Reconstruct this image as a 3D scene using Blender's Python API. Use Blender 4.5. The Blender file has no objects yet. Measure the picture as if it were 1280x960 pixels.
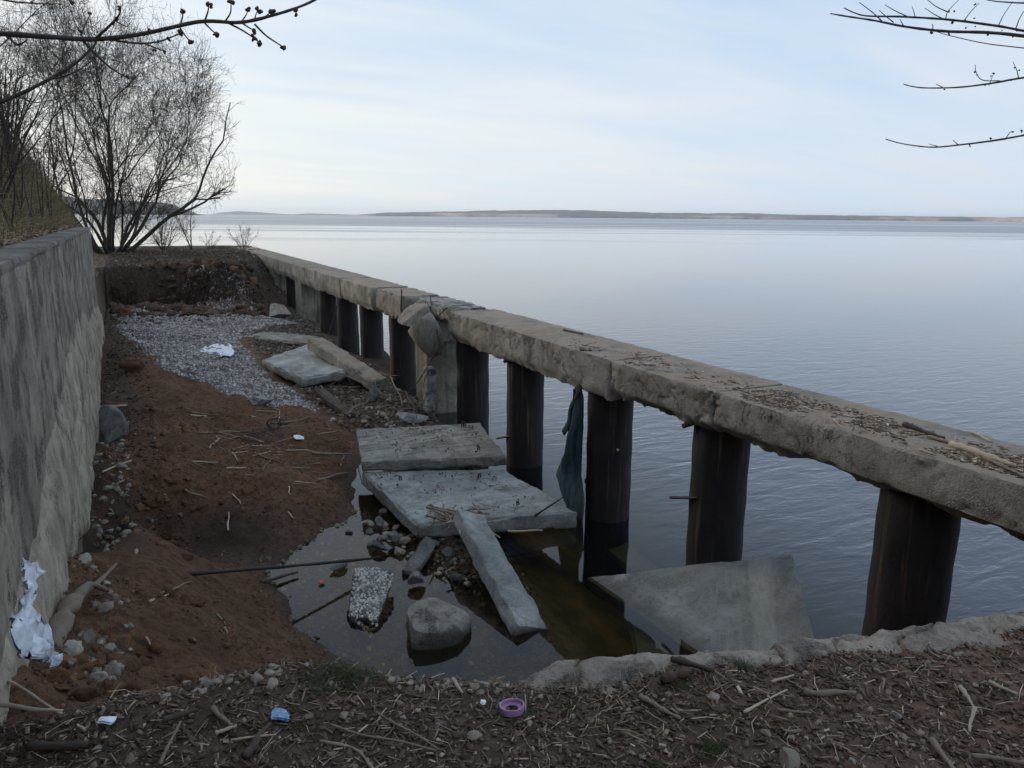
import bpy, math, random
import numpy as np
from mathutils import Vector, Matrix
SC = bpy.context.scene
COL = SC.collection
RNG = np.random.default_rng(7)
R = random.Random(11)
rad = math.radians
# ------------------------------------------------------------------ camera
CH = 3.75; PITCH = rad(12.27); ROLL = rad(0.53); YAW = rad(26.3); FP = 961.0
def ray(px, py):
    u = (px-640)/FP; v = (480-py)/FP
    u, v = u*math.cos(ROLL)-v*math.sin(ROLL), v*math.cos(ROLL)+u*math.sin(ROLL)
    f = math.cos(PITCH)+v*math.sin(PITCH); z = -math.sin(PITCH)+v*math.cos(PITCH)
    return np.array([u*math.cos(YAW)+f*math.sin(YAW), -u*math.sin(YAW)+f*math.cos(YAW), z])
def at(px, py, z=0.0):              # where that line of sight meets height z
    d = ray(px, py); return np.array([0, 0, CH])+d*((z-CH)/d[2])
def onx(px, py, x):                 # where it meets the vertical plane X = x
    d = ray(px, py); return np.array([0, 0, CH])+d*(x/d[0])
def ony(px, py, y):
    d = ray(px, py); return np.array([0, 0, CH])+d*(y/d[1])
def along(px, py, t):
    return np.array([0, 0, CH])+ray(px, py)*t
cam_d = bpy.data.cameras.new('camera'); cam = bpy.data.objects.new('camera', cam_d); COL.objects.link(cam)
cam_d.sensor_width = 36; cam_d.lens = FP/1280*36; cam_d.clip_end = 60000; cam_d.clip_start = 0.05
Rv = Vector((math.cos(YAW), -math.sin(YAW), 0)); Fw = Vector((math.sin(YAW)*math.cos(PITCH), math.cos(YAW)*math.cos(PITCH), -math.sin(PITCH)))
Up = Rv.cross(Fw); rr = Rv*math.cos(ROLL)+Up*math.sin(ROLL); uu = Up*math.cos(ROLL)-Rv*math.sin(ROLL)
M = Matrix.Identity(4)
for i in range(3): M[i][0] = rr[i]; M[i][1] = uu[i]; M[i][2] = -Fw[i]; M[i][3] = (0, 0, CH)[i]
cam.matrix_world = M; SC.camera = cam
SC.view_settings.view_transform = 'Standard'; SC.view_settings.look = 'None'; SC.view_settings.gamma = 1; SC.view_settings.exposure = 0.58
SC.cycles.max_bounces = 7; SC.cycles.transparent_max_bounces = 12; SC.cycles.volume_bounces = 1

# ------------------------------------------------------------------ node helper
class NT:
    def __init__(s, tree): s.t = tree; tree.nodes.clear()
    def __call__(s, typ, ins=None, **props):
        n = s.t.nodes.new(typ)
        for k, v in props.items(): setattr(n, k, v)
        for k, v in (ins or {}).items():
            inp = n.inputs[k]
            if isinstance(v, bpy.types.NodeSocket): s.t.links.new(v, inp)
            elif isinstance(v, bpy.types.Node): s.t.links.new(v.outputs[0], inp)
            else: inp.default_value = v
        return n
    def math(s, op, a, b=0.0, c=0.0, clamp=False):
        n = s('ShaderNodeMath', {0: a, 1: b, 2: c}, operation=op); n.use_clamp = clamp; return n.outputs[0]
    def noise(s, vec, scale, detail=5, rough=0.55, dist=0.0):
        return s('ShaderNodeTexNoise', {'Vector': vec, 'Scale': scale, 'Detail': detail, 'Roughness': rough, 'Distortion': dist}).outputs[0]
    def ramp(s, fac, lo, hi):
        return s('ShaderNodeMapRange', {'Value': fac, 'From Min': lo, 'From Max': hi}).outputs[0]
    def mix(s, fac, a, b, blend='MIX'):
        n = s('ShaderNodeMix', data_type='RGBA', blend_type=blend)
        for i, v in ((0, fac), (6, a), (7, b)):
            if isinstance(v, bpy.types.NodeSocket): s.t.links.new(v, n.inputs[i])
            else: n.inputs[i].default_value = (*v, 1) if isinstance(v, (tuple, list)) and len(v) == 3 else v
        return n.outputs[2]
    def mapping(s, vec, scale, rot=(0, 0, 0)):
        return s('ShaderNodeMapping', {'Vector': vec, 'Scale': scale, 'Rotation': rot}).outputs[0]
    def mixf(s, fac, a, b):
        n = s('ShaderNodeMix', data_type='FLOAT')
        for i, v in ((0, fac), (2, a), (3, b)):
            if isinstance(v, bpy.types.NodeSocket): s.t.links.new(v, n.inputs[i])
            else: n.inputs[i].default_value = v
        return n.outputs[0]

# ------------------------------------------------------------------ world
SUN_EL = rad(16); SUN_AZ = rad(-28)        # azimuth measured from +Y towards +X
W = bpy.data.worlds.new('World'); SC.world = W; W.use_nodes = True
w = NT(W.node_tree)
geo = w('ShaderNodeNewGeometry'); tc = w('ShaderNodeTexCoord')
gen = tc.outputs['Generated']
sky = w('ShaderNodeTexSky', sky_type='NISHITA', sun_disc=False, sun_elevation=SUN_EL, sun_rotation=SUN_AZ, air_density=1.2, dust_density=2.5)
sep = w('ShaderNodeSeparateXYZ', {0: gen})
zz = sep.outputs[2]
zc_ = w.math('MAXIMUM', zz, 0.0)
# cloud plane coordinates: direction / (z + k), long thin sheets of high cloud
den = w.math('ADD', zc_, 0.12)
cx = w.math('DIVIDE', sep.outputs[0], den); cy = w.math('DIVIDE', sep.outputs[1], den)
cv = w('ShaderNodeCombineXYZ', {0: cx, 1: cy, 2: 0.0}).outputs[0]
cm = w.mapping(cv, (0.35, 1.1, 1), (0, 0, rad(38)))
n1 = w.noise(cm, 0.8, 6, 0.5, 0.6); n2 = w.noise(cm, 2.6, 6, 0.6, 0.3)
cl = w.math('ADD', w.math('MULTIPLY', n1, 0.75), w.math('MULTIPLY', n2, 0.25))
cl = w.ramp(cl, 0.35, 0.61)
# how far the direction points towards the sun azimuth (warm veil low on that side)
az = w.math('ADD', w.math('MULTIPLY', sep.outputs[0], math.sin(SUN_AZ)), w.math('MULTIPLY', sep.outputs[1], math.cos(SUN_AZ)))
warm = w.math('POWER', w.math('MAXIMUM', az, 0.0), 2.4)
low = w.math('POWER', w.math('SUBTRACT', 1.0, zc_), 5.0)
blue = w.mix(low, (0.34, 0.475, 0.67), (0.53, 0.645, 0.755))
veil = w.mix(warm, (0.575, 0.625, 0.695), (0.79, 0.78, 0.74))
base = w.mix(w.math('MULTIPLY', cl, 0.85), blue, veil)
glow = w.math('MULTIPLY', w.math('MULTIPLY', warm, low), 0.95)
base = w.mix(glow, base, (0.76, 0.765, 0.70))
nish = w.mix(1.0, sky.outputs[0], (0.075, 0.075, 0.075), 'MULTIPLY')
col = w.mix(0.9, nish, base)
bg = w('ShaderNodeBackground', {'Color': col, 'Strength': 0.93})
w('ShaderNodeOutputWorld', {'Surface': bg})
sl = bpy.data.lights.new('sun', 'SUN'); sl.energy = 1.3; sl.angle = rad(24); sl.color = (1, 0.90, 0.76)
so = bpy.data.objects.new('sun', sl); COL.objects.link(so)
sd = Vector((math.sin(SUN_AZ)*math.cos(SUN_EL), math.cos(SUN_AZ)*math.cos(SUN_EL), math.sin(SUN_EL)))
so.rotation_euler = sd.to_track_quat('Z', 'Y').to_euler(); so.location = (-5, 10, 20)

# ------------------------------------------------------------------ numpy noise
def _h(ix, iy, iz, seed):
    h = (ix*374761393 + iy*668265263 + iz*1274126177 + seed*974634777) & 0xffffffff
    h = ((h ^ (h >> 13))*1103515245) & 0xffffffff
    h = ((h ^ (h >> 15))*668265263) & 0xffffffff
    return ((h ^ (h >> 16)) & 0xffff)/65535.0
def vn(P, s=1.0, seed=0):
    P = np.asarray(P, float)*s; i = np.floor(P).astype(np.int64); f = P-i; f = f*f*(3-2*f)
    r = 0
    for dx in (0, 1):
        for dy in (0, 1):
            for dz in (0, 1):
                wgt = (f[..., 0] if dx else 1-f[..., 0])*(f[..., 1] if dy else 1-f[..., 1])*(f[..., 2] if dz else 1-f[..., 2])
                r = r+wgt*_h(i[..., 0]+dx, i[..., 1]+dy, i[..., 2]+dz, seed)
    return r*2-1
def fbm(P, s=1.0, o=4, seed=0, g=0.5):
    a = 1; r = 0; t = 0
    for k in range(o): r = r+a*vn(P, s*2**k, seed+k*17); t += a; a *= g
    return r/t
def xy3(X, Y, z=0.0): return np.stack([X, Y, np.full_like(X, z)], -1)
def sstep(x): x = np.clip(x, 0, 1); return x*x*(3-2*x)

# ------------------------------------------------------------------ object helpers
def props(o, label=None, cat=None, group=None, kind=None):
    if label: o['label'] = label
    if cat: o['category'] = cat
    if group: o['group'] = group
    if kind: o['kind'] = kind
    return o
def mesh(name, V, F, mat, smooth=False, tone=None, attrs=None, sharp=None):
    V = np.asarray(V, np.float32); me = bpy.data.meshes.new(name)
    if isinstance(F, np.ndarray):
        k = F.shape[1]; nf = len(F)
        me.vertices.add(len(V)); me.vertices.foreach_set('co', V.ravel())
        me.loops.add(nf*k); me.loops.foreach_set('vertex_index', F.ravel().astype(np.int32))
        me.polygons.add(nf); me.polygons.foreach_set('loop_start', np.arange(0, nf*k, k, dtype=np.int32))
        me.polygons.foreach_set('loop_total', np.full(nf, k, dtype=np.int32))
        me.update(calc_edges=True)
    else:
        me.from_pydata([tuple(map(float, v)) for v in V], [], [tuple(map(int, f)) for f in F]); me.update()
    if smooth or sharp: me.polygons.foreach_set('use_smooth', np.ones(len(me.polygons), bool))
    if sharp: me.set_sharp_from_angle(angle=rad(sharp))
    A = dict(attrs or {})
    if tone is not None: A['tone'] = tone
    for k_, v_ in A.items():
        a = me.attributes.new(k_, 'FLOAT', 'POINT'); a.data.foreach_set('value', np.asarray(v_, np.float32))
    if mat: me.materials.append(mat)
    return me
def obj(name, me, parent=None, loc=None, rot=None, scale=None, **kw):
    o = bpy.data.objects.new(name, me); COL.objects.link(o)
    if loc is not None: o.location = loc
    if rot is not None: o.rotation_euler = rot
    if scale is not None: o.scale = scale
    if parent: o.parent = parent; o.matrix_parent_inverse = parent.matrix_basis.inverted()
    return props(o, **kw)
def empty(name, loc, label, cat, group=None, kind=None):
    o = bpy.data.objects.new(name, None); COL.objects.link(o); o.location = loc; o.empty_display_size = 0.1
    return props(o, label, cat, group, kind)

_bg = {}
def boxgrid(nx, ny, nz):
    key = (nx, ny, nz)
    if key in _bg: return _bg[key]
    n = (nx, ny, nz); Vs = []; Fs = []; off = 0
    for ax in range(3):
        a, b = (ax+1) % 3, (ax+2) % 3
        for sg in (-1, 1):
            ga, gb = np.meshgrid(np.linspace(-1, 1, n[a]+1), np.linspace(-1, 1, n[b]+1), indexing='ij')
            P = np.zeros(ga.shape+(3,)); P[..., a] = ga; P[..., b] = gb; P[..., ax] = sg
            idx = np.arange(ga.size).reshape(ga.shape)+off
            q = np.stack([idx[:-1, :-1], idx[1:, :-1], idx[1:, 1:], idx[:-1, 1:]], -1).reshape(-1, 4)
            if sg < 0: q = q[:, ::-1]
            Vs.append(P.reshape(-1, 3)); Fs.append(q); off += ga.size
    V = np.concatenate(Vs); F = np.concatenate(Fs)
    key_ = np.round(V*1e5).astype(np.int64); _, first, inv = np.unique(key_, axis=0, return_index=True, return_inverse=True)
    V = V[first]; F = inv.reshape(-1)[F]
    _bg[key] = (V, F); return V, F
def hexa(bot, top):                 # 8 corners, both rings in the same turning order
    return np.array(list(bot)+list(top), float)
def block(C8, res=0.04, rough=0.01, chip=0.03, seed=0, rfreq=6.0, fn=None, cap=260):
    C = np.asarray(C8, float)
    Lx = np.linalg.norm(C[1]-C[0]); Ly = np.linalg.norm(C[3]-C[0]); Lz = np.linalg.norm(C[4]-C[0])
    L = np.array([Lx, Ly, Lz]); n = [int(min(cap, max(2, round(l/res)))) for l in L]
    P, F = boxgrid(*n); P = P.copy(); P0 = P.copy()
    def mp(P):
        u, v, w_ = ((P+1)/2).T
        c = lambda i: C[i][None, :]
        u = u[:, None]; v = v[:, None]; w_ = w_[:, None]
        b = (1-u)*(1-v)*c(0)+u*(1-v)*c(1)+u*v*c(2)+(1-u)*v*c(3)
        t = (1-u)*(1-v)*c(4)+u*(1-v)*c(5)+u*v*c(6)+(1-u)*v*c(7)
        return b*(1-w_)+t*w_
    Q = mp(P)
    d = (1-np.abs(P))*L/2; ds = np.sort(d, axis=1); d2 = ds[:, 1]
    c = chip*np.clip(0.35+1.3*fbm(Q, rfreq*0.6, 4, seed+5, 0.6)+0.9*np.clip(fbm(Q, rfreq*0.2, 2, seed+9), 0, 1), 0.03, 2)
    push = np.clip(c-d2, 0, None)*0.75
    for i in range(3):
        m = d[:, i] < np.minimum(c, L[i]*0.45)
        P[m, i] -= np.sign(P[m, i])*np.minimum(push[m], L[i]*0.4)*2/L[i]
    Q = mp(P)
    for i in range(3): Q[:, i] += rough*fbm(Q+11.3*i, rfreq, 5, seed+31*i, 0.6)
    if fn is not None: Q = fn(Q, P0)
    return Q, F
def box8(x0, x1, y0, y1, z0, z1):
    return hexa([(x0, y0, z0), (x1, y0, z0), (x1, y1, z0), (x0, y1, z0)], [(x0, y0, z1), (x1, y0, z1), (x1, y1, z1), (x0, y1, z1)])
def plate(c0, c1, c2, c3, th, **kw):  # top corners + thickness along the plane normal
    c = [np.array(a, float) for a in (c0, c1, c2, c3)]
    n = np.cross(c[1]-c[0], c[3]-c[0]); n /= np.linalg.norm(n)
    if n[2] < 0: c = [c[0], c[3], c[2], c[1]]; n = -n
    return block(hexa([a-n*th for a in c], c), **kw)
# icosphere
def ico(sub):
    t = (1+5**.5)/2
    V = [(-1, t, 0), (1, t, 0), (-1, -t, 0), (1, -t, 0), (0, -1, t), (0, 1, t), (0, -1, -t), (0, 1, -t), (t, 0, -1), (t, 0, 1), (-t, 0, -1), (-t, 0, 1)]
    F = [(0, 11, 5), (0, 5, 1), (0, 1, 7), (0, 7, 10), (0, 10, 11), (1, 5, 9), (5, 11, 4), (11, 10, 2), (10, 7, 6), (7, 1, 8), (3, 9, 4), (3, 4, 2), (3, 2, 6), (3, 6, 8), (3, 8, 9), (4, 9, 5), (2, 4, 11), (6, 2, 10), (8, 6, 7), (9, 8, 1)]
    V = [np.array(v)/np.linalg.norm(v) for v in V]
    for _ in range(sub):
        cache = {}; G = []
        def mid(a, b):
            k = (min(a, b), max(a, b))
            if k not in cache: m = V[a]+V[b]; V.append(m/np.linalg.norm(m)); cache[k] = len(V)-1
            return cache[k]
        for a, b, c in F:
            x, y, z = mid(a, b), mid(b, c), mid(c, a); G += [(a, x, z), (b, y, x), (c, z, y), (x, y, z)]
        F = G
    return np.array(V), np.array(F)
ICO = {k: ico(k) for k in (0, 1, 2, 3, 4)}
def rock(size, sub=2, seed=0, facets=9, rough=0.06, depth=(0.55, 0.9)):
    V, F = ICO[sub]; V = V.copy(); rg = np.random.default_rng(seed)
    for k in range(facets):
        n = rg.normal(size=3); n /= np.linalg.norm(n); d = rg.uniform(*depth)
        s = V@n; m = s > d; V[m] -= np.outer(s[m]-d, n)
    V = V*(1+rough*fbm(V*1.0+seed, 2.5, 4, seed)[:, None])
    return V*np.asarray(size), F
def rotm(rx, ry, rz):
    cx_, sx = math.cos(rx), math.sin(rx); cy_, sy = math.cos(ry), math.sin(ry); cz, sz = math.cos(rz), math.sin(rz)
    return np.array([[cz, -sz, 0], [sz, cz, 0], [0, 0, 1]])@np.array([[cy_, 0, sy], [0, 1, 0], [-sy, 0, cy_]])@np.array([[1, 0, 0], [0, cx_, -sx], [0, sx, cx_]])
def tube(P, r, sides=7, noise=0.0, seed=0, caps=True, flat=1.0):
    P = np.asarray(P, float); n = len(P); r = np.broadcast_to(np.asarray(r, float), (n,))
    T = np.gradient(P, axis=0); T /= np.linalg.norm(T, axis=1)[:, None]+1e-9
    ref = np.array([0, 0, 1.0]) if abs(T[:, 2]).max() < 0.95 else np.array([1.0, 0.13, 0])
    A = np.cross(T, ref); A /= np.linalg.norm(A, axis=1)[:, None]+1e-9; B = np.cross(T, A)
    th = np.linspace(0, 2*math.pi, sides, endpoint=False)
    V = P[:, None]+r[:, None, None]*(np.cos(th)[None, :, None]*A[:, None]+flat*np.sin(th)[None, :, None]*B[:, None])
    if noise: V = V+(noise*r[:, None]*fbm(V/ r.mean()*0.5, 0.8, 3, seed))[..., None]*(V-P[:, None])/r[:, None, None]
    idx = np.arange(n*sides).reshape(n, sides)
    q = np.stack([idx[:-1], np.roll(idx, -1, 1)[:-1], np.roll(idx, -1, 1)[1:], idx[1:]], -1).reshape(-1, 4)
    F = [tuple(x) for x in q]
    if caps: F += [tuple(idx[0][::-1]), tuple(idx[-1])]
    return V.reshape(-1, 3), F
def join(parts):
    Vs = []; Fs = []; o = 0
    for V, F in parts:
        Vs.append(np.asarray(V)); Fs += [tuple(int(i)+o for i in f) for f in F]; o += len(V)
    return np.concatenate(Vs), Fs
def curve(pts, n=24):               # Catmull-Rom through the points
    P = np.array(pts, float); P = np.vstack([2*P[0]-P[1], P, 2*P[-1]-P[-2]]); out = []
    m = len(P)-3
    for t in np.linspace(0, m-1e-6, n):
        i = int(t); f = t-i; a, b, c, d = P[i:i+4]
        out.append(0.5*((2*b)+(-a+c)*f+(2*a-5*b+4*c-d)*f*f+(-a+3*b-3*c+d)*f**3))
    return np.array(out)
def prisms(P0, P1, R0, R1, k=3):    # many separate tapered twigs at once
    P0 = np.asarray(P0); P1 = np.asarray(P1); D = P1-P0; D /= np.linalg.norm(D, axis=1)[:, None]+1e-9
    ref = np.where(np.abs(D[:, 2:3]) < 0.9, np.array([[0, 0, 1.0]]), np.array([[1.0, 0, 0]]))
    A = np.cross(D, ref); A /= np.linalg.norm(A, axis=1)[:, None]+1e-9; B = np.cross(D, A)
    V = []
    for e, (P, Rr) in enumerate(((P0, R0), (P1, R1))):
        for j in range(k):
            t = 2*math.pi*j/k; V.append(P+Rr[:, None]*(math.cos(t)*A+math.sin(t)*B))
    V = np.stack(V, 1).reshape(-1, 3); n = len(P0); b = (np.arange(n)*2*k)[:, None]
    F = np.concatenate([np.stack([b[:, 0]+j, b[:, 0]+(j+1) % k, b[:, 0]+k+(j+1) % k, b[:, 0]+k+j], -1) for j in range(k)])
    return V, F
def scatter(T, F, pos, size, rot=None, tilt=0.5, rng=RNG):   # copies of template T at pos with per-copy 3-vector size
    n = len(pos); a = rng.uniform(0, 2*math.pi, n); b = rng.normal(0, tilt, n); c = rng.normal(0, tilt, n)
    if rot is not None: a = rot
    ca, sa, cb, sb, cc, sc_ = np.cos(a), np.sin(a), np.cos(b), np.sin(b), np.cos(c), np.sin(c)
    Z = np.zeros(n); O = np.ones(n)
    Rz = np.stack([ca, -sa, Z, sa, ca, Z, Z, Z, O], -1).reshape(n, 3, 3)
    Ry = np.stack([cb, Z, sb, Z, O, Z, -sb, Z, cb], -1).reshape(n, 3, 3)
    Rx = np.stack([O, Z, Z, Z, cc, -sc_, Z, sc_, cc], -1).reshape(n, 3, 3)
    RR = Rz@Ry@Rx
    V = np.einsum('nij,nkj->nki', RR, T[None]*size[:, None, :])+pos[:, None, :]
    FF = (F[None]+(np.arange(n)*len(T))[:, None, None]).reshape(-1, F.shape[1])
    return V.reshape(-1, 3), FF
BOXV = np.array([(x, y, z) for x in (-1, 1) for y in (-1, 1) for z in (-1, 1)], float)
BOXF = np.array([(0, 1, 3, 2), (4, 6, 7, 5), (0, 4, 5, 1), (2, 3, 7, 6), (0, 2, 6, 4), (1, 5, 7, 3)])
def cat_mesh(parts):
    Vs, Fs, Ts, o = [], [], [], 0
    for V, F, t in parts:
        Vs.append(V); Fs.append(F+o); Ts.append(t); o += len(V)
    return np.concatenate(Vs), np.concatenate(Fs), np.concatenate(Ts)

# ------------------------------------------------------------------ materials
def pmat(name):
    m = bpy.data.materials.new(name); m.use_nodes = True
    t = NT(m.node_tree); return m, t
def finish(t, color, rough=0.9, bump=None, bstr=0.4, bdist=0.01, metallic=0.0, spec=0.3, extra=None):
    d = {'Base Color': color, 'Roughness': rough, 'Metallic': metallic, 'Specular IOR Level': spec}
    if bump is not None: d['Normal'] = t('ShaderNodeBump', {'Height': bump, 'Strength': bstr, 'Distance': bdist}).outputs[0]
    d.update(extra or {})
    b = t('ShaderNodeBsdfPrincipled', d); t('ShaderNodeOutputMaterial', {'Surface': b}); return b
def c4(c): return (*c, 1)
def wpos(t): return t('ShaderNodeNewGeometry').outputs['Position']
def opos(t):
    tc_ = t('ShaderNodeTexCoord').outputs['Object']; oi = t('ShaderNodeObjectInfo').outputs['Random']
    off = t('ShaderNodeCombineXYZ', {0: t.math('MULTIPLY', oi, 17.0), 1: t.math('MULTIPLY', oi, 31.0), 2: 0.0}).outputs[0]
    return t('ShaderNodeVectorMath', {0: tc_, 1: off}, operation='ADD').outputs[0]
def concrete(name, lo, hi, streak=0.0, speck=0.5, bump=0.5, dark=(0.035, 0.034, 0.03), darkamt=0.45, scale=1.0, moss=0.0, brush=0.0, wet=False, cracks=0.0, dirt=None):
    m, t = pmat(name); P = wpos(t)
    a = t.noise(P, 1.3*scale, 8, 0.62); b = t.noise(P, 7*scale, 8, 0.7); c = t.noise(P, 34*scale, 6, 0.7); d = t.noise(P, 190, 3, 0.6)
    v = t.math('ADD', t.math('MULTIPLY', a, 0.35), t.math('ADD', t.math('MULTIPLY', b, 0.35), t.math('MULTIPLY', c, 0.30)))
    col = t.mix(t.ramp(v, 0.41, 0.59), tuple(x*0.8 for x in lo), tuple(min(1, x*1.12) for x in hi))
    if streak:
        s = t.noise(t.mapping(P, (3.2, 1.25, 0.22)), 1.6, 5, 0.55)
        col = t.mix(t.math('MULTIPLY', t.ramp(s, 0.49, 0.64), streak), col, dark)
        s2 = t.noise(t.mapping(P, (7, 2.4, 0.4)), 1.3, 5, 0.55)
        col = t.mix(t.math('MULTIPLY', t.ramp(s2, 0.60, 0.70), streak*0.7), col, tuple(min(1, x*1.7) for x in hi))
    if brush:
        s3 = t.noise(t.mapping(P, (1.2, 14, 14), (0, 0, 0.15)), 1.5, 8, 0.7)
        col = t.mix(t.math('MULTIPLY', t.ramp(s3, 0.47, 0.60), brush), col, tuple(x*0.5 for x in lo))
        s4 = t.noise(t.mapping(P, (5, 1.0, 5), (0, 0, 0.15)), 1.1, 6, 0.65)
        col = t.mix(t.math('MULTIPLY', t.ramp(s4, 0.56, 0.68), brush*0.6), col, tuple(min(1, x*1.5) for x in hi))
    st = t.noise(P, 2.7*scale, 8, 0.75, 0.8)
    col = t.mix(t.math('MULTIPLY', t.ramp(st, 0.52, 0.62), darkamt), col, dark)
    if moss:
        mo = t.noise(P, 1.9, 8, 0.75, 0.5)
        col = t.mix(t.math('MULTIPLY', t.ramp(mo, 0.52, 0.62), moss), col, (0.055, 0.065, 0.025))
    vor = t('ShaderNodeTexVoronoi', {'Vector': P, 'Scale': 70*scale})
    sp = t.ramp(t.noise(P, 3.5, 5, .65), 0.50, 0.58)
    pit = t.ramp(vor.outputs['Distance'], 0.22, 0.5)
    col = t.mix(t.math('MULTIPLY', t.math('MULTIPLY', sp, speck), pit), col, tuple(x*0.3 for x in lo))
    col = t.mix(t.math('MULTIPLY', t.ramp(t.math('ADD', t.math('MULTIPLY', c, .5), t.math('MULTIPLY', d, .5)), 0.50, 0.62), 0.5), col, tuple(x*0.4 for x in lo))
    h = t.math('ADD', t.math('MULTIPLY', b, 1.2), t.math('ADD', t.math('ADD', t.math('MULTIPLY', c, 0.7), t.math('MULTIPLY', d, 0.25)), t.math('MULTIPLY', t.math('MULTIPLY', pit, sp), -0.35)))
    if cracks:
        cn = t.math('ABSOLUTE', t.math('SUBTRACT', t.noise(P, 1.15, 7, 0.66, 0.3), 0.5))
        cm = t.math('MULTIPLY', t.ramp(cn, 0.007, 0.0015), t.ramp(t.noise(P, .9, 3), .46, .54))
        col = t.mix(t.math('MULTIPLY', cm, cracks), col, (0.012, 0.011, 0.01)); h = t.math('SUBTRACT', h, t.math('MULTIPLY', cm, 0.6))
    if dirt:   # dust and soil resting on faces that point up
        nz_ = t('ShaderNodeSeparateXYZ', {0: t('ShaderNodeNewGeometry').outputs['Normal']}).outputs[2]
        dm = t.math('MULTIPLY', t.ramp(nz_, 0.6, 0.92), t.ramp(t.math('ADD', t.math('MULTIPLY', a, .6), t.math('MULTIPLY', b, .4)), .40, .56))
        col = t.mix(t.math('MULTIPLY', dm, .8), col, dirt)
    ro = 0.9
    if wet:   # the strip that the water keeps wet
        z = t('ShaderNodeSeparateXYZ', {0: P}).outputs[2]
        wv = t.ramp(t.math('ADD', z, t.math('MULTIPLY', b, 0.08)), 0.13, 0.05)
        col = t.mix(t.math('MULTIPLY', wv, 0.7), col, tuple(x*0.25 for x in lo))
        ro = t.mixf(wv, 0.9, 0.45)
    finish(t, col, ro, h, bump, 0.03)
    return m
def simple(name, c1, c2, scale=20, rough=0.85, bump=0.4, bdist=0.005, metallic=0, spec=0.3, tone=False, obj_=False, stretch=None):
    m, t = pmat(name); P = opos(t) if obj_ else wpos(t)
    Q = t.mapping(P, stretch) if stretch else P
    n = t.noise(Q, scale, 6, 0.65); n0 = t.noise(P, scale*0.22, 4, 0.6)
    f = t.ramp(t.math('ADD', t.math('MULTIPLY', n, 0.55), t.math('MULTIPLY', n0, 0.45)), 0.35, 0.65)
    if tone:
        a = t('ShaderNodeAttribute', attribute_name='tone').outputs['Fac']
        f = t.math('ADD', t.math('MULTIPLY', f, 0.3), t.math('MULTIPLY', a, 0.7))
    if obj_:
        f = t.math('ADD', t.math('MULTIPLY', f, 0.55), t.math('MULTIPLY', t('ShaderNodeObjectInfo').outputs['Random'], 0.45))
    finish(t, t.mix(f, c1, c2), rough, n, bump, bdist, metallic, spec)
    return m
def ramp3(name, stops, rough=0.9, bump=0.4, scale=40, bdist=0.004, extra_noise=0.25):   # colour from each piece's own tone
    m, t = pmat(name); P = wpos(t); a = t('ShaderNodeAttribute', attribute_name='tone').outputs['Fac']
    n = t.noise(P, scale, 4, 0.6); f = t.math('ADD', a, t.math('MULTIPLY', t.math('SUBTRACT', n, 0.5), extra_noise))
    cr = t('ShaderNodeValToRGB', {0: f}); e = cr.color_ramp.elements
    e[0].position = stops[0][0]; e[0].color = c4(stops[0][1]); e[1].position = stops[-1][0]; e[1].color = c4(stops[-1][1])
    for p_, c_ in stops[1:-1]: k = e.new(p_); k.color = c4(c_)
    finish(t, cr.outputs[0], rough, n, bump, bdist); return m

M_wall = concrete('weathered_wall_concrete', (0.205, 0.18, 0.138), (0.35, 0.31, 0.245), streak=0.32, speck=1.0, bump=0.25, moss=0.3, darkamt=0.4, cracks=.5)
M_skirt = concrete('mortar_skirt', (0.33, 0.285, 0.215), (0.50, 0.44, 0.34), streak=0.15, speck=0.6, bump=0.3, moss=0.45, darkamt=0.35, cracks=.8)
M_beam = concrete('beam_concrete', (0.255, 0.235, 0.20), (0.46, 0.43, 0.375), streak=0.28, speck=0.4, bump=0.8, darkamt=0.22, cracks=.55, dirt=(0.30, 0.225, 0.16))
M_broken = concrete('broken_concrete', (0.22, 0.22, 0.21), (0.42, 0.42, 0.40), speck=0.9, bump=1.0, darkamt=0.4, scale=1.6)
M_slab = concrete('slab_concrete', (0.23, 0.245, 0.24), (0.42, 0.435, 0.42), speck=0.35, bump=0.45, darkamt=0.3, brush=0.35, cracks=.6, wet=True)
M_slab2 = concrete('upper_slab_concrete', (0.22, 0.215, 0.19), (0.37, 0.365, 0.32), speck=0.5, bump=0.6, cracks=.6, darkamt=0.35, brush=0.7, wet=True)
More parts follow.
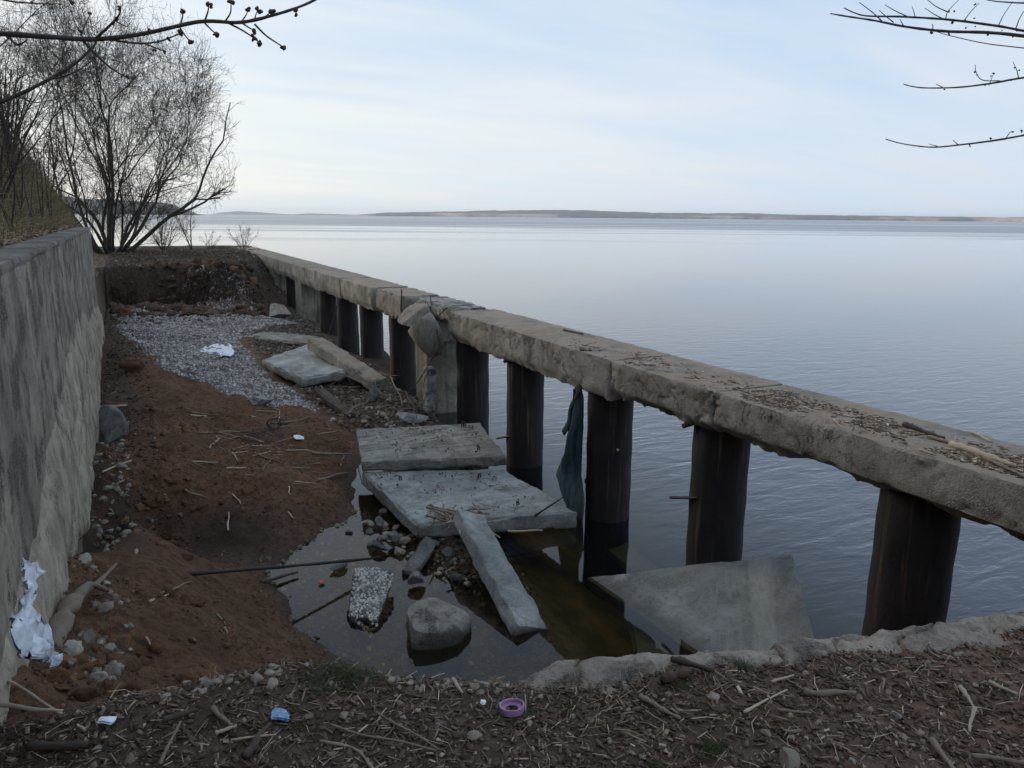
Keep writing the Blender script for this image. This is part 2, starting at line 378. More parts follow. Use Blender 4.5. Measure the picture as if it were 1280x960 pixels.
def bigslab():
    m = concrete('tilted_slab_concrete', (0.205, 0.21, 0.195), (0.345, 0.35, 0.325), speck=0.4, bump=0.4, darkamt=0.35, brush=0.0, cracks=.3, wet=True)
    t = NT.__new__(NT); t.t = m.node_tree
    b = [n for n in t.t.nodes if n.type == 'BSDF_PRINCIPLED'][0]; old = b.inputs['Base Color'].links[0].from_socket
    p0, p1 = at(988, 690, .55), at(1026, 830, .60); e = (p1-p0)[:2]; e /= np.linalg.norm(e); P = wpos(t); s = t('ShaderNodeSeparateXYZ', {0: P})
    d = t.math('ADD', t.math('MULTIPLY', t.math('SUBTRACT', s.outputs[0], float(p0[0])), float(e[1])), t.math('MULTIPLY', t.math('SUBTRACT', s.outputs[1], float(p0[1])), float(-e[0])))
    d = t.math('ABSOLUTE', d); wob = t.math('MULTIPLY', t.noise(P, 5, 5, .6), .12); dd = t.math('ADD', d, wob)
    band = t.math('MULTIPLY', t.ramp(dd, .22, .26), t.ramp(dd, .46, .40))
    ax = t.mapping(t.mapping(P, (1, 1, 1), (0, 0, -math.atan2(e[1], e[0]))), (1.3, 12, 12))
    br = t.ramp(t.noise(ax, 1.5, 7, .65), .46, .6)
    col = t.mix(t.math('MULTIPLY', band, .35), old, (0.46, 0.45, 0.41))
    col = t.mix(t.math('MULTIPLY', t.math('MULTIPLY', br, t.ramp(dd, 1.1, .5)), .4), col, (0.17, 0.17, 0.155))
    patch = t.math('MULTIPLY', t.ramp(dd, .50, .54), t.ramp(dd, .86, .80))
    col = t.mix(t.math('MULTIPLY', patch, t.math('MULTIPLY', br, .35)), col, (0.33, 0.35, 0.37))
    t.t.links.new(col, b.inputs['Base Color']); return m
M_col = concrete('column_concrete', (0.20, 0.19, 0.15), (0.36, 0.34, 0.275), streak=0.6, speck=0.4, bump=0.5, darkamt=0.4)
M_edge = concrete('edge_concrete', (0.36, 0.30, 0.245), (0.56, 0.48, 0.40), speck=0.8, bump=1.0, darkamt=0.2, scale=2)
M_wetrock = concrete('rock', (0.12, 0.125, 0.125), (0.26, 0.26, 0.25), speck=0.5, bump=0.8, darkamt=0.5, scale=2, wet=True)
M_stone = simple('loose_stone', (0.12, 0.098, 0.078), (0.36, 0.31, 0.255), 35, 0.85, 0.5, 0.004, obj_=True)
M_wood = simple('grey_driftwood', (0.11, 0.085, 0.06), (0.30, 0.24, 0.18), 40, 0.85, 0.6, 0.003, obj_=True, stretch=(0.3, 3, 3))
M_palewood = simple('pale_stripped_wood', (0.30, 0.235, 0.165), (0.52, 0.43, 0.33), 40, 0.8, 0.5, 0.003, obj_=True, stretch=(0.3, 3, 3))
M_darkwood = simple('dark_wet_wood', (0.03, 0.024, 0.018), (0.09, 0.07, 0.055), 40, 0.7, 0.6, 0.004, obj_=True, stretch=(0.3, 3, 3))
M_litter = ramp3('bark_litter', [(0, (0.026, 0.018, 0.012)), (0.5, (0.115, 0.08, 0.055)), (0.78, (0.29, 0.215, 0.15)), (1, (0.56, 0.46, 0.35))])
M_pebble = ramp3('pebbles', [(0, (0.065, 0.05, 0.038)), (0.6, (0.19, 0.16, 0.13)), (1, (0.46, 0.41, 0.35))], 0.8)
M_gravel = ramp3('beach_gravel', [(0, (0.12, 0.11, 0.10)), (0.5, (0.29, 0.275, 0.26)), (1, (0.56, 0.54, 0.51))], 0.8, scale=25)
M_bark = simple('tree_bark', (0.035, 0.03, 0.025), (0.09, 0.08, 0.068), 18, 0.9, 0.7, 0.01)
M_twig = simple('twigs', (0.045, 0.035, 0.028), (0.11, 0.085, 0.065), 8, 0.85, 0.2)
M_branch = simple('grey_branch_bark', (0.045, 0.036, 0.034), (0.115, 0.095, 0.09), 60, 0.8, 0.6, 0.002)
M_bud = simple('buds', (0.045, 0.028, 0.022), (0.13, 0.085, 0.06), 150, 0.7, 0.4, 0.002)
M_grass = ramp3('dry_grass', [(0, (0.11, 0.085, 0.045)), (0.5, (0.24, 0.19, 0.105)), (1, (0.42, 0.35, 0.21))], 0.9, scale=5)
M_green = ramp3('green_grass', [(0, (0.03, 0.045, 0.015)), (0.5, (0.06, 0.085, 0.03)), (1, (0.14, 0.14, 0.07))], 0.8, scale=5)
M_roots = ramp3('roots', [(0, (0.02, 0.015, 0.011)), (1, (0.075, 0.055, 0.04))], 0.9)
def steel():
    m, t = pmat('rusty_steel'); P = wpos(t)
    a = t.noise(t.mapping(P, (3, 3, 0.8)), 2.2, 8, 0.68); b = t.noise(P, 22, 6, 0.65)
    s = t.noise(t.mapping(P, (9, 9, 0.5)), 1.5, 6, 0.6)
    col = t.mix(t.ramp(a, 0.36, 0.62), (0.012, 0.011, 0.013), (0.036, 0.026, 0.024))
    col = t.mix(t.math('MULTIPLY', t.ramp(s, 0.56, 0.68), 0.55), col, (0.16, 0.11, 0.07))
    z = t('ShaderNodeSeparateXYZ', {0: P}).outputs[2]
    wl = t.ramp(t.math('ADD', z, t.math('MULTIPLY', a, 0.35)), 0.55, 0.30)
    col = t.mix(t.math('MULTIPLY', wl, 0.75), col, (0.018, 0.018, 0.017))
    finish(t, col, t.mixf(a, 0.5, 0.95), t.math('ADD', a, b), 0.6, 0.012, 0.1, 0.4); return m
M_steel = steel()
M_iron = simple('rusted_iron', (0.03, 0.02, 0.016), (0.10, 0.055, 0.035), 30, 0.75, 0.5, 0.003)
M_wire = simple('black_wire', (0.018, 0.017, 0.017), (0.04, 0.035, 0.035), 30, 0.6, 0.2)
def plastic(name, c, c2, rough=0.45):
    m, t = pmat(name); P = wpos(t); n = t.noise(P, 25, 5, 0.6)
    finish(t, t.mix(t.ramp(n, 0.3, 0.7), c, c2), rough, n, 0.4, 0.006, 0, 0.5); return m
M_bag = plastic('white_plastic_film', (0.50, 0.56, 0.66), (0.78, 0.82, 0.88))
M_lid = plastic('purple_plastic', (0.26, 0.14, 0.28), (0.42, 0.25, 0.43))
M_blue = plastic('blue_wrapper', (0.05, 0.16, 0.38), (0.35, 0.5, 0.65))
M_orange = plastic('orange_plastic', (0.42, 0.08, 0.02), (0.55, 0.16, 0.05))
def cloth():
    m, t = pmat('teal_cloth'); P = wpos(t); n = t.noise(t.mapping(P, (3, 3, 0.7)), 5, 6, 0.6); wv = t.noise(P, 260, 2, 0.5)
    finish(t, t.mix(t.ramp(n, 0.35, 0.65), (0.035, 0.06, 0.075), (0.085, 0.13, 0.145)), 0.95, wv, 0.4, 0.002, 0, 0.1); return m
M_cloth = cloth()

# ------------------------------------------------------------------ ground shapes
def rbf(pts):
    A = np.array([[p[0], p[1]] for p in pts]); z = np.array([p[2] for p in pts]); S = np.array([1.0, 0.45])
    A = A*S; D = np.linalg.norm(A[:, None]-A[None], axis=2)
    K = D+0.02*np.eye(len(A)); n = len(A)
    G = np.zeros((n+3, n+3)); G[:n, :n] = -K; G[:n, n] = 1; G[n, :n] = 1; G[:n, n+1:] = A; G[n+1:, :n] = A.T
    G[:n, :n] -= 0.02*np.eye(n)*0
    c = np.linalg.solve(G, np.r_[z, 0, 0, 0])
    def f(X, Y):
        sh = X.shape; Q = np.stack([X.ravel(), Y.ravel()], 1)*S; out = np.empty(len(Q))
        for i in range(0, len(Q), 20000):
            q = Q[i:i+20000]; d = np.linalg.norm(q[:, None]-A[None], axis=2)
            out[i:i+20000] = -d@c[:n]+c[n]+q@c[n+1:]
        return out.reshape(sh)
    return f
CP = []
def cp(px, py, z): p_ = at(px, py, z); CP.append((p_[0], p_[1], z))
for q in [(446, 585), (443, 610), (442, 640), (418, 655), (396, 668), (382, 684), (368, 700), (332, 716), (342, 733), (360, 755), (372, 785), (402, 806), (425, 822)]: cp(*q, 0.0)
for q in [(480, 600, -.12), (470, 650, -.15), (430, 690, -.15), (400, 720, -.12), (420, 760, -.18), (460, 800, -.22), (520, 830, -.3), (500, 690, -.12), (560, 690, .05), (545, 668, .10), (590, 690, .05), (600, 712, .01), (620, 735, -.04), (630, 760, -.1), (560, 725, -.04), (540, 750, -.2), (620, 800, -.35), (680, 720, -.6), (700, 800, -.5), (740, 760, -.9), (700, 690, -.9), (760, 700, -1.2), (800, 830, -.8)]: cp(*q)
for q in [(400, 560, .22), (430, 520, .2), (350, 600, .38), (300, 560, .5), (300, 640, .32), (350, 660, .15), (230, 520, .72), (200, 580, .75), (165, 620, .85), (150, 560, .8), (130, 600, .82), (220, 650, .35), (150, 690, .16), (260, 690, .07), (110, 690, .42), (200, 670, .18), (320, 680, .07), (200, 480, .8), (175, 455, .95), (140, 500, .75), (250, 500, .62)]: cp(*q)
for q in [(240, 725, .55), (180, 719, .82), (130, 724, .92), (100, 760, 1.12), (150, 780, 1.08), (220, 770, .82), (290, 760, .4), (320, 800, .38), (250, 820, .72), (180, 835, .95), (130, 850, 1.15), (340, 840, .5), (60, 800, 1.35), (30, 780, 1.45)]: cp(*q)
for q in [(380, 500, .25), (350, 470, .38), (300, 440, .6), (250, 400, .8), (200, 400, .85), (150, 395, .85), (200, 430, .75), (350, 410, .62), (300, 385, .85), (145, 430, .85), (430, 500, .22), (480, 520, .3), (450, 470, .3), (500, 490, .3), (480, 440, .35), (540, 530, .2), (400, 440, .4)]: cp(*q)
for q in [(-.65, 12, .5), (-.65, 9, .65), (-.65, 6.2, 1.2), (-.65, 5.2, 1.35), (-.65, 4, 1.6), (-.65, 16, .8), (-.65, 20, .9), (0, 3.2, 1.6), (.8, 3.2, .6), (1.5, 3.2, -.2), (3, 2.4, -.5), (5, 3, -1.0), (5.6, 6, -1.4), (5.6, 9, -1.1), (5.6, 12, -.6), (5.6, 15, -.4), (5.6, 20, -.2), (5.6, 26, .2), (5.2, 23, .3), (5.6, 34, .6), (-.7, 34, .9), (3, 34, .9)]: CP.append(q)
_hb = rbf(CP)
def lipY(X): return np.interp(X, [-0.8, 1.0, 2.4, 3.2, 4.0, 5.0, 6.5], [27.6, 27.4, 27.0, 28.0, 31.0, 35.5, 39.0])
def bankW(X): return np.interp(X, [-0.8, 1.6, 2.6, 3.5, 5.0], [0.5, 0.7, 1.8, 4.5, 8.0])
def hbeach(X, Y, detail=True):
    X = np.asarray(X, float); Y = np.asarray(Y, float)
    b = _hb(X, np.minimum(Y, 34)); b = np.clip(b, -1.6, 1.75)
    P = xy3(X, Y)
    wob = 0.75*fbm(P, .7, 5, 3, .65)
    t = sstep((Y-(lipY(X)-bankW(X))+wob)/bankW(X)); h = b*(1-t)+t*(2.08+0.05*fbm(P, .7, 3, 8))
    if detail:
        land = np.clip(h*6+.3, 0, 1)
        clod = np.clip(.5-X*.3+fbm(P, .8, 3, 94), .15, 1)
        h = h+land*(0.105*fbm(P, 1.9, 4, 21)+(.026+.045*clod)*fbm(P, 6.0, 5, 22, .7))+(1-land)*.03*fbm(P, 3, 3, 23)
        h = h+land*0.05*np.clip(1-np.abs(fbm(P*np.array([1, .5, 1]), 1.3, 3, 93))*3, 0, 1)*(Y < 16)
        h = h-land*0.10*np.clip(fbm(P*np.array([1, .6, 1]), 1.6, 4, 91, .6)-.12, 0, 1)
        hol = np.exp(-((X-.05)/.6)**2-((Y-8.75)/.5)**2); h = np.where(hol > .02, np.maximum(h-.34*hol, np.minimum(h, .05)), h)
        bank = t*(1-t)*4
        h = h+bank*0.22*fbm(P, 3.2, 4, 24)
    return h
LX = [-0.9, -.65, -.29, .1, .5, .86, 1.22, 1.75, 2.18, 2.7, 3.18, 5, 8, 12]; LY = [3.1, 3.0, 2.83, 2.77, 2.66, 2.44, 2.24, 2.10, 1.95, 1.84, 1.76, 1.3, .9, .7]
def lip(X): return np.interp(X, LX, LY)+0.03*fbm(xy3(X, X*0), 4.0, 3, 61)
def hfg(X, Y):
    X = np.asarray(X, float); Y = np.asarray(Y, float); P = xy3(X, Y)
    h = 2.09+0.035*fbm(P, 1.7, 4, 71)+0.012*fbm(P, 9, 4, 72)+0.04*np.exp(-((X-.35)/.5)**2-((Y-2.7)/.25)**2)-0.10*sstep((-.1-X)/.5)
    d = Y-lip(X)
    return h-np.clip(d+.08, 0, 9)*0.35-np.clip(d, 0, 9)*2.2
def grid(xs, ys, hf):
    X, Y = np.meshgrid(xs, ys, indexing='ij'); Z = hf(X, Y)
    V = np.stack([X, Y, Z], -1).reshape(-1, 3); idx = np.arange(X.size).reshape(X.shape)
    F = np.stack([idx[:-1, :-1], idx[1:, :-1], idx[1:, 1:], idx[:-1, 1:]], -1).reshape(-1, 4)
    return V, F, X, Y

# beach: red-brown sand, grey gravel, dark bank
def gravel_mask(X, Y):
    # region of grey gravel, borders taken in metres on the beach
    P = xy3(X, Y); n = 0.35*fbm(P, 1.1, 5, 41, .65)
    xl = np.interp(Y, [13.3, 13.8, 14.2, 15, 16, 18, 21.7, 26, 27.5], [2.9, 2.6, 1.55, 1.1, .42, .27, -.36, -.59, -.6])
    xr = np.interp(Y, [13.2, 14, 17, 20, 22.4, 23.3, 25, 27.4], [2.95, 2.92, 2.44, 2.3, 3.3, 4.4, 3.9, 3.2])
    return np.clip((np.minimum(X-xl, xr-X)+n)*4+.5, 0, 1)*(Y < 27.2)*(Y > 13)
def soil():
    m, t = pmat('beach_soil'); P = wpos(t); s = t('ShaderNodeSeparateXYZ', {0: P})
    a = t.noise(P, 1.4, 8, 0.6); b = t.noise(P, 13, 7, 0.7); c = t.noise(P, 70, 4, 0.7)
    red = t.mix(t.ramp(a, 0.35, 0.65), (0.125, 0.063, 0.032), (0.235, 0.125, 0.068))
    red = t.mix(t.math('MULTIPLY', t.ramp(b, 0.47, 0.58), 0.75), red, (0.055, 0.029, 0.016))
    grey = t.mix(t.ramp(b, 0.3, 0.7), (0.07, 0.06, 0.05), (0.20, 0.185, 0.17))
    g = t('ShaderNodeAttribute', attribute_name='gravel').outputs['Fac']
    col = t.mix(g, red, grey)
    bk = t('ShaderNodeAttribute', attribute_name='bank').outputs['Fac']
    hum = t.mix(t.ramp(b, 0.35, 0.7), (0.03, 0.022, 0.016), (0.10, 0.075, 0.055))
    strata = t.mix(t.ramp(t.math('ADD', s.outputs[2], t.math('MULTIPLY', a, 0.6)), 1.85, 1.60), hum, (0.20, 0.105, 0.055))
    col = t.mix(bk, col, strata)
    dk = t('ShaderNodeAttribute', attribute_name='humus').outputs['Fac']
    col = t.mix(dk, col, hum)
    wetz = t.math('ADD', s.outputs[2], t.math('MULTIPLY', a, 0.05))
    wv = t.math('MAXIMUM', t.ramp(wetz, 0.14, 0.035), t('ShaderNodeAttribute', attribute_name='damp_shade').outputs['Fac'])  # wet shoreline, plus the hollow's shade painted as darker, damp soil
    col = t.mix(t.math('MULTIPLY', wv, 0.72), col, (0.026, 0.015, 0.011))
    uw = t.ramp(s.outputs[2], -0.01, -0.25)           # silt and algae on the bottom
    v = t('ShaderNodeTexVoronoi', {'Vector': P, 'Scale': 11.0}); 
    bed = t.mix(t.ramp(v.outputs['Color'], 0.2, 0.9), (0.07, 0.05, 0.02), (0.24, 0.18, 0.08))
    deep = t.mix(t.ramp(a, 0.4, 0.6), (0.09, 0.078, 0.016), (0.26, 0.16, 0.034))
    bed = t.mix(t.ramp(s.outputs[2], -0.35, -0.7), bed, deep)
    col = t.mix(uw, col, bed)
    col = t.mix(t.math('MULTIPLY', t.ramp(c, 0.5, 0.6), t.math('MULTIPLY', t.math('SUBTRACT', 1.0, uw), .45)), col, (0.045, 0.026, 0.016))
    h = t.math('ADD', t.math('MULTIPLY', b, 1.0), t.math('MULTIPLY', c, 0.6))
    finish(t, col, t.mixf(wv, 0.95, 0.55), h, 1.0, 0.045); return m
M_soil = soil()
xs = np.arange(-0.72, 5.85, 0.045)
ys = [2.2]
while ys[-1] < 44: ys.append(ys[-1]+0.035+max(0, ys[-1]-6)*0.0045)
V, F, X, Y = grid(xs, np.array(ys), hbeach)
gm = gravel_mask(X, Y); tb = sstep((Y-(lipY(X)-bankW(X)))/bankW(X))
humus = np.clip(tb*3-1.6, 0, 1)+np.clip((X-np.interp(Y, [9, 11, 14, 20, 24, 28], [3.5, 3.2, 2.8, 2.3, 3.6, 2.8])+.3*fbm(xy3(X, Y), 2, 3, 6))*2.5, 0, 1)*np.clip((Y-9.8)*1.5, 0, 1)*.9+np.clip((-.1-X+.4*fbm(xy3(X, Y), 1.5, 3, 5))*2.5, 0, .7)*(Y > 7)
obj('beach', mesh('beach', V, F, M_soil, smooth=True, attrs={'damp_shade': np.clip(1.5*np.exp(-((X-.45-.1*(Y-8.7))/1.15)**2-((Y-8.75)/.62)**2)-.1, 0, 1).ravel(), 'gravel': gm.ravel(), 'bank': np.clip(tb*6, 0, 1).ravel(), 'humus': np.clip(humus, 0, 1).ravel()}), kind='structure')  # mask paints the hollow's shade, with some dampness, into the soil colour
# terrace behind the bank, to the left of the beach sheet
xs2 = np.append(np.arange(-14, -1.2, .25), [-1.15, -1.02, -.95]); V, F, _, _ = grid(np.append(xs2, -0.715), np.arange(17.5, 44, .3), lambda X, Y: (2.07+.06*fbm(xy3(X, Y), .6, 3, 8)-3*sstep((Y-41.6)/2))*np.where((X > -.78)&(Y < 27.5), 0, 1)+np.where((X > -.78)&(Y < 27.5), .6, 0))
M_terr = simple('terrace_soil', (0.05, 0.038, 0.028), (0.12, 0.09, 0.065), 6, 0.95, 0.8, 0.03)
obj('terrace', mesh('terrace', V, F, M_terr, smooth=True), kind='structure')
# lake bed under the open water
def hbed(X, Y):
    return -0.9-np.clip((X-4.4)*.22, 0, 2.4)+.12*fbm(xy3(X, Y), .8, 3, 77)
V, F, _, _ = grid(np.concatenate([np.arange(4.4, 9, .3), np.linspace(9, 120, 30)]), np.linspace(-30, 200, 150), lambda X, Y: hbed(X, Y)-.7*(X < 5.7))
M_bed = simple('lake_bed_silt', (0.016, 0.02, 0.012), (0.04, 0.045, 0.025), 2, 0.95, 0.5, 0.03)
obj('lake_bed', mesh('lake_bed', V, F, M_bed, smooth=True), kind='structure')
V, F, _, _ = grid(np.linspace(-15000, 15000, 9), np.linspace(-15000, 15000, 9), lambda X, Y: X*0-3.6)
obj('deep_lake_bed', mesh('deep_lake_bed', V, F, M_bed), kind='structure')
# near ground (the camera stands on it)
def near_soil():
    m, t = pmat('near_soil'); P = wpos(t); s = t('ShaderNodeSeparateXYZ', {0: P})
    a = t.noise(P, 2.2, 7, 0.6); b = t.noise(P, 24, 7, 0.7); c = t.noise(P, 130, 4, 0.7)
    dkc = t.mix(t.ramp(b, 0.32, 0.68), (0.03, 0.021, 0.014), (0.115, 0.083, 0.058))
    redc = t.mix(t.ramp(b, 0.32, 0.68), (0.085, 0.048, 0.031), (0.20, 0.12, 0.08))
    f = t.ramp(t.math('ADD', s.outputs[0], t.math('MULTIPLY', a, 1.6)), 2.0, 3.2)
    col = t.mix(f, dkc, redc)
    finish(t, col, 0.95, t.math('ADD', b, t.math('MULTIPLY', c, 0.5)), 0.9, 0.015); return m
V, F, X, Y = grid(np.arange(-0.72, 4.6, .022), np.linspace(0, 1, 90), lambda X, Y: X*0)
Yr = V[:, 1]; L_ = lip(V[:, 0]); V[:, 1] = L_-1.25+Yr*1.75; V[:, 2] = np.maximum(hfg(V[:, 0], V[:, 1]), -0.6)
M_near = near_soil()
obj('ground', mesh('ground', V, F, M_near, smooth=True), kind='structure')
V, F, X, Y = grid(np.concatenate([np.arange(-0.9, 4.8, .15), np.arange(4.8, 14, .4)]), np.linspace(0, 1, 40), lambda X, Y: X*0)
L_ = lip(V[:, 0]); t_ = V[:, 1]; V[:, 1] = np.where(V[:, 0] < 4.55, (-14)+t_*(L_-1.2+14), -14+t_*(L_+14)); V[:, 2] = np.where(V[:, 0] < 4.55, 2.05, 2.0-.03)-np.where((V[:, 0] > 4.55), sstep((V[:, 1]-L_+.5)/.5)*2.4, 0)-.01
obj('clearing', mesh('clearing', V, F, M_near, smooth=True), kind='structure')

# ------------------------------------------------------------------ water
def water():
    m, t = pmat('lake_water'); P = wpos(t); s = t('ShaderNodeSeparateXYZ', {0: P}); x, y = s.outputs[0], s.outputs[1]
    dist = t.math('SQRT', t.math('ADD', t.math('MULTIPLY', x, x), t.math('MULTIPLY', y, y)))
    open_ = t.ramp(x, 4.9, 7.5)
    # ripples: crests run roughly along the shore-parallel wind rows
    q1 = t.mapping(P, (1.0, 2.6, 1), (0, 0, rad(30)))
    r1 = t.noise(q1, 1.15, 4, 0.55, 0.6); r2 = t.noise(t.mapping(P, (1, 2.2, 1), (0, 0, rad(20))), 4.2, 3, 0.5, 0.4)
    calm = t.noise(P, .55, 3, 0.5)
    rip = t.math('ADD', t.math('MULTIPLY', r1, 1.0), t.math('MULTIPLY', r2, 0.22))
    mp2 = lambda sc: t.mapping(t.mapping(P, (1, 1, 1), (0, 0, YAW)), sc)
    # long calm slicks far out
    sm = t.noise(mp2((0.0012, 0.012, 1)), 1.0, 7, 0.68, 0.4)
    sn = t.noise(mp2((0.007, 0.045, 1)), 1.0, 6, 0.65, 0.3)
    slick = t.ramp(t.math('SUBTRACT', t.mixf(t.ramp(dist, 80, 300), sn, sm), t.math('MULTIPLY', t.math('SUBTRACT', t.ramp(dist, 90, 380), .5), .20)), 0.45, 0.53)
    far = t.ramp(dist, 20, 220)
    vfar = t.ramp(dist, 900, 2600)
    rough = t.mixf(far, 0.03, t.mixf(slick, 0.20, 0.045))
    sv = t.noise(mp2((0.00015, 0.0022, 1)), 1.0, 6, 0.65, 0.3)
    slick = t.mixf(vfar, slick, t.ramp(sv, 0.57, 0.63))
    rough = t.mixf(vfar, rough, 0.2)
    hs = t.math('MULTIPLY', t.mixf(open_, 0.010, 1.0), t.mixf(t.ramp(dist, 5, 32), 0.044, 0.0035))
    bmp = t('ShaderNodeBump', {'Height': t.math('MULTIPLY', rip, hs), 'Strength': 1.0, 'Distance': 1.0}).outputs[0]
    gl = t('ShaderNodeBsdfGlossy', {'Color': (1, 1, 1, 1), 'Roughness': rough, 'Normal': bmp})
    fr = t('ShaderNodeFresnel', {'IOR': t.mixf(open_, 1.33, 1.5), 'Normal': bmp})
    tint = t.mix(open_, (0.80, 0.75, 0.52), (0.20, 0.24, 0.25))
    tr = t('ShaderNodeBsdfTransparent', {'Color': tint})
    dif = t('ShaderNodeBsdfDiffuse', {'Color': (0.030, 0.052, 0.080, 1)})
    body = t('ShaderNodeMixShader', {0: t.mixf(open_, 0.05, t.mixf(far, 0.75, 1.0)), 1: tr, 2: dif})
    ms = t('ShaderNodeMixShader', {0: t.math('MULTIPLY', fr, t.mixf(t.math('MULTIPLY', t.ramp(dist, 90, 260), t.math('SUBTRACT', 1.0, slick)), 1.0, 0.50)), 1: body, 2: gl})
    t('ShaderNodeOutputMaterial', {'Surface': ms}); return m
M_water = water()
rings = [0, 3, 8, 20, 50, 120, 300, 800, 2000, 5000, 14000]; seg = 96
V = [(0, 0, 0)]; F = []
for r_ in rings[1:]:
    for k in range(seg): a = 2*math.pi*k/seg; V.append((r_*math.cos(a), r_*math.sin(a), 0))
for k in range(seg): F.append((0, 1+k, 1+(k+1) % seg))
for i in range(len(rings)-2):
    for k in range(seg):
        a, b = 1+i*seg, 1+(i+1)*seg; F.append((a+k, b+k, b+(k+1) % seg, a+(k+1) % seg))
obj('lake_water', mesh('lake_water', V, F, M_water, smooth=True), kind='structure')

# ------------------------------------------------------------------ hillside and far shores
def hhill(X, Y):
    P = xy3(X, Y); d = -X-.86
    end = sstep((24.5-Y)/5.0-np.clip(d, 0, 20)*0.03)
    up = np.clip(d, 0, None)
    lg = np.interp(Y, [0, 6, 12, 18, 21], [.9, .8, .5, .12, .0])
    z = 3.44+np.where(up < lg, up*0.4, lg*.4+(up-lg)*1.52)
    z = np.minimum(z, 12+0.1*up)+.10*fbm(P, .9, 4, 51)*np.clip(d*3, 0, 1)+.03*fbm(P, 5, 3, 52)
    return z*end+(1-end)*2.0
hx = -np.concatenate([np.arange(.86, 4, .09), np.linspace(4.1, 22, 30)])[::-1]
V, F, X, Y = grid(hx, np.concatenate([np.linspace(-14, 1, 12), np.arange(1.3, 27, .16)]), hhill)
M_hill = simple('hillside_leaf_litter', (0.05, 0.036, 0.022), (0.15, 0.11, 0.07), 7, 0.95, 1.0, 0.05)
obj('hillside', mesh('hillside', V, F, M_hill, smooth=True), kind='structure')
def azpt(px, dist, z):
    d = ray(px, 268); d = d[:2]/np.linalg.norm(d[:2]); return (d[0]*dist, d[1]*dist, z)
def shore(name, prof, dist, mat, seed, depth=500, step=4):
    px = np.arange(prof[0][0], prof[-1][0]+1, step); h = np.interp(px, [p[0] for p in prof], [p[1] for p in prof])
    hm = h*1.2*dist/985.0; n = fbm(np.stack([px*1.0, px*0, px*0], -1), .06, 5, seed, .65); hm = hm*(1+.12*n)
    V = []; rows = 7
    for j in range(rows):
        f = j/(rows-1)
        for i, p_ in enumerate(px):
            prof_z = [-.5, .28, .5, .75, .95, 1.0, .9][j]; dd = dist+[0, 10, 60, 130, 260, 400, 800][j]/500*depth
            V.append(azpt(float(p_), dd+dist*.01*n[i], hm[i]*prof_z if prof_z > 0 else -1.0))
    m = len(px); F = [(j*m+i, j*m+i+1, (j+1)*m+i+1, (j+1)*m+i) for j in range(rows-1) for i in range(m-1)]
    return obj(name, mesh(name, V, F, mat, smooth=False), kind='structure')
def forest(name, cliff):
    m, t = pmat(name); P = wpos(t); a = t.noise(P, .004, 6, .6); b = t.noise(P, .03, 5, .7)
    col = t.mix(t.ramp(b, .35, .65), (0.035, 0.04, 0.04), (0.085, 0.08, 0.07))
    if cliff:
        z = t('ShaderNodeSeparateXYZ', {0: P}).outputs[2]
        f = t.math('MULTIPLY', t.ramp(t.noise(t.mapping(P, (.0012, .0012, .0)), 1.0, 5, .6), .48, .60), t.ramp(z, 34, 26))
        col = t.mix(f, col, (0.50, 0.36, 0.27))
    finish(t, col, .95, b, .3, 2.0); return m
shore('far_shore', [(430, 0.2), (450, 1.5), (480, 3.5), (560, 5.5), (640, 7.5), (720, 8.5), (770, 7.0), (850, 6.0), (930, 6.2), (1000, 5.2), (1140, 4.6), (1280, 4.0), (1500, 3.5), (1900, 3)], 7000, forest('far_wooded_shore', True), 3)
shore('distant_shore', [(262, 0), (280, 2.2), (300, 3.4), (320, 2.8), (350, 1.2), (366, 0.6), (385, 1.9), (410, 1.6), (440, .9), (520, 1.2)], 12500, forest('distant_wooded_shore', False), 5)
shore('headland', [(-260, 22), (-60, 20), (60, 17), (130, 14.5), (180, 13.5), (205, 12.5), (222, 9), (236, 5), (246, 1.5), (256, 0)], 2600, forest('headland_wood', False), 9, depth=300, step=2)

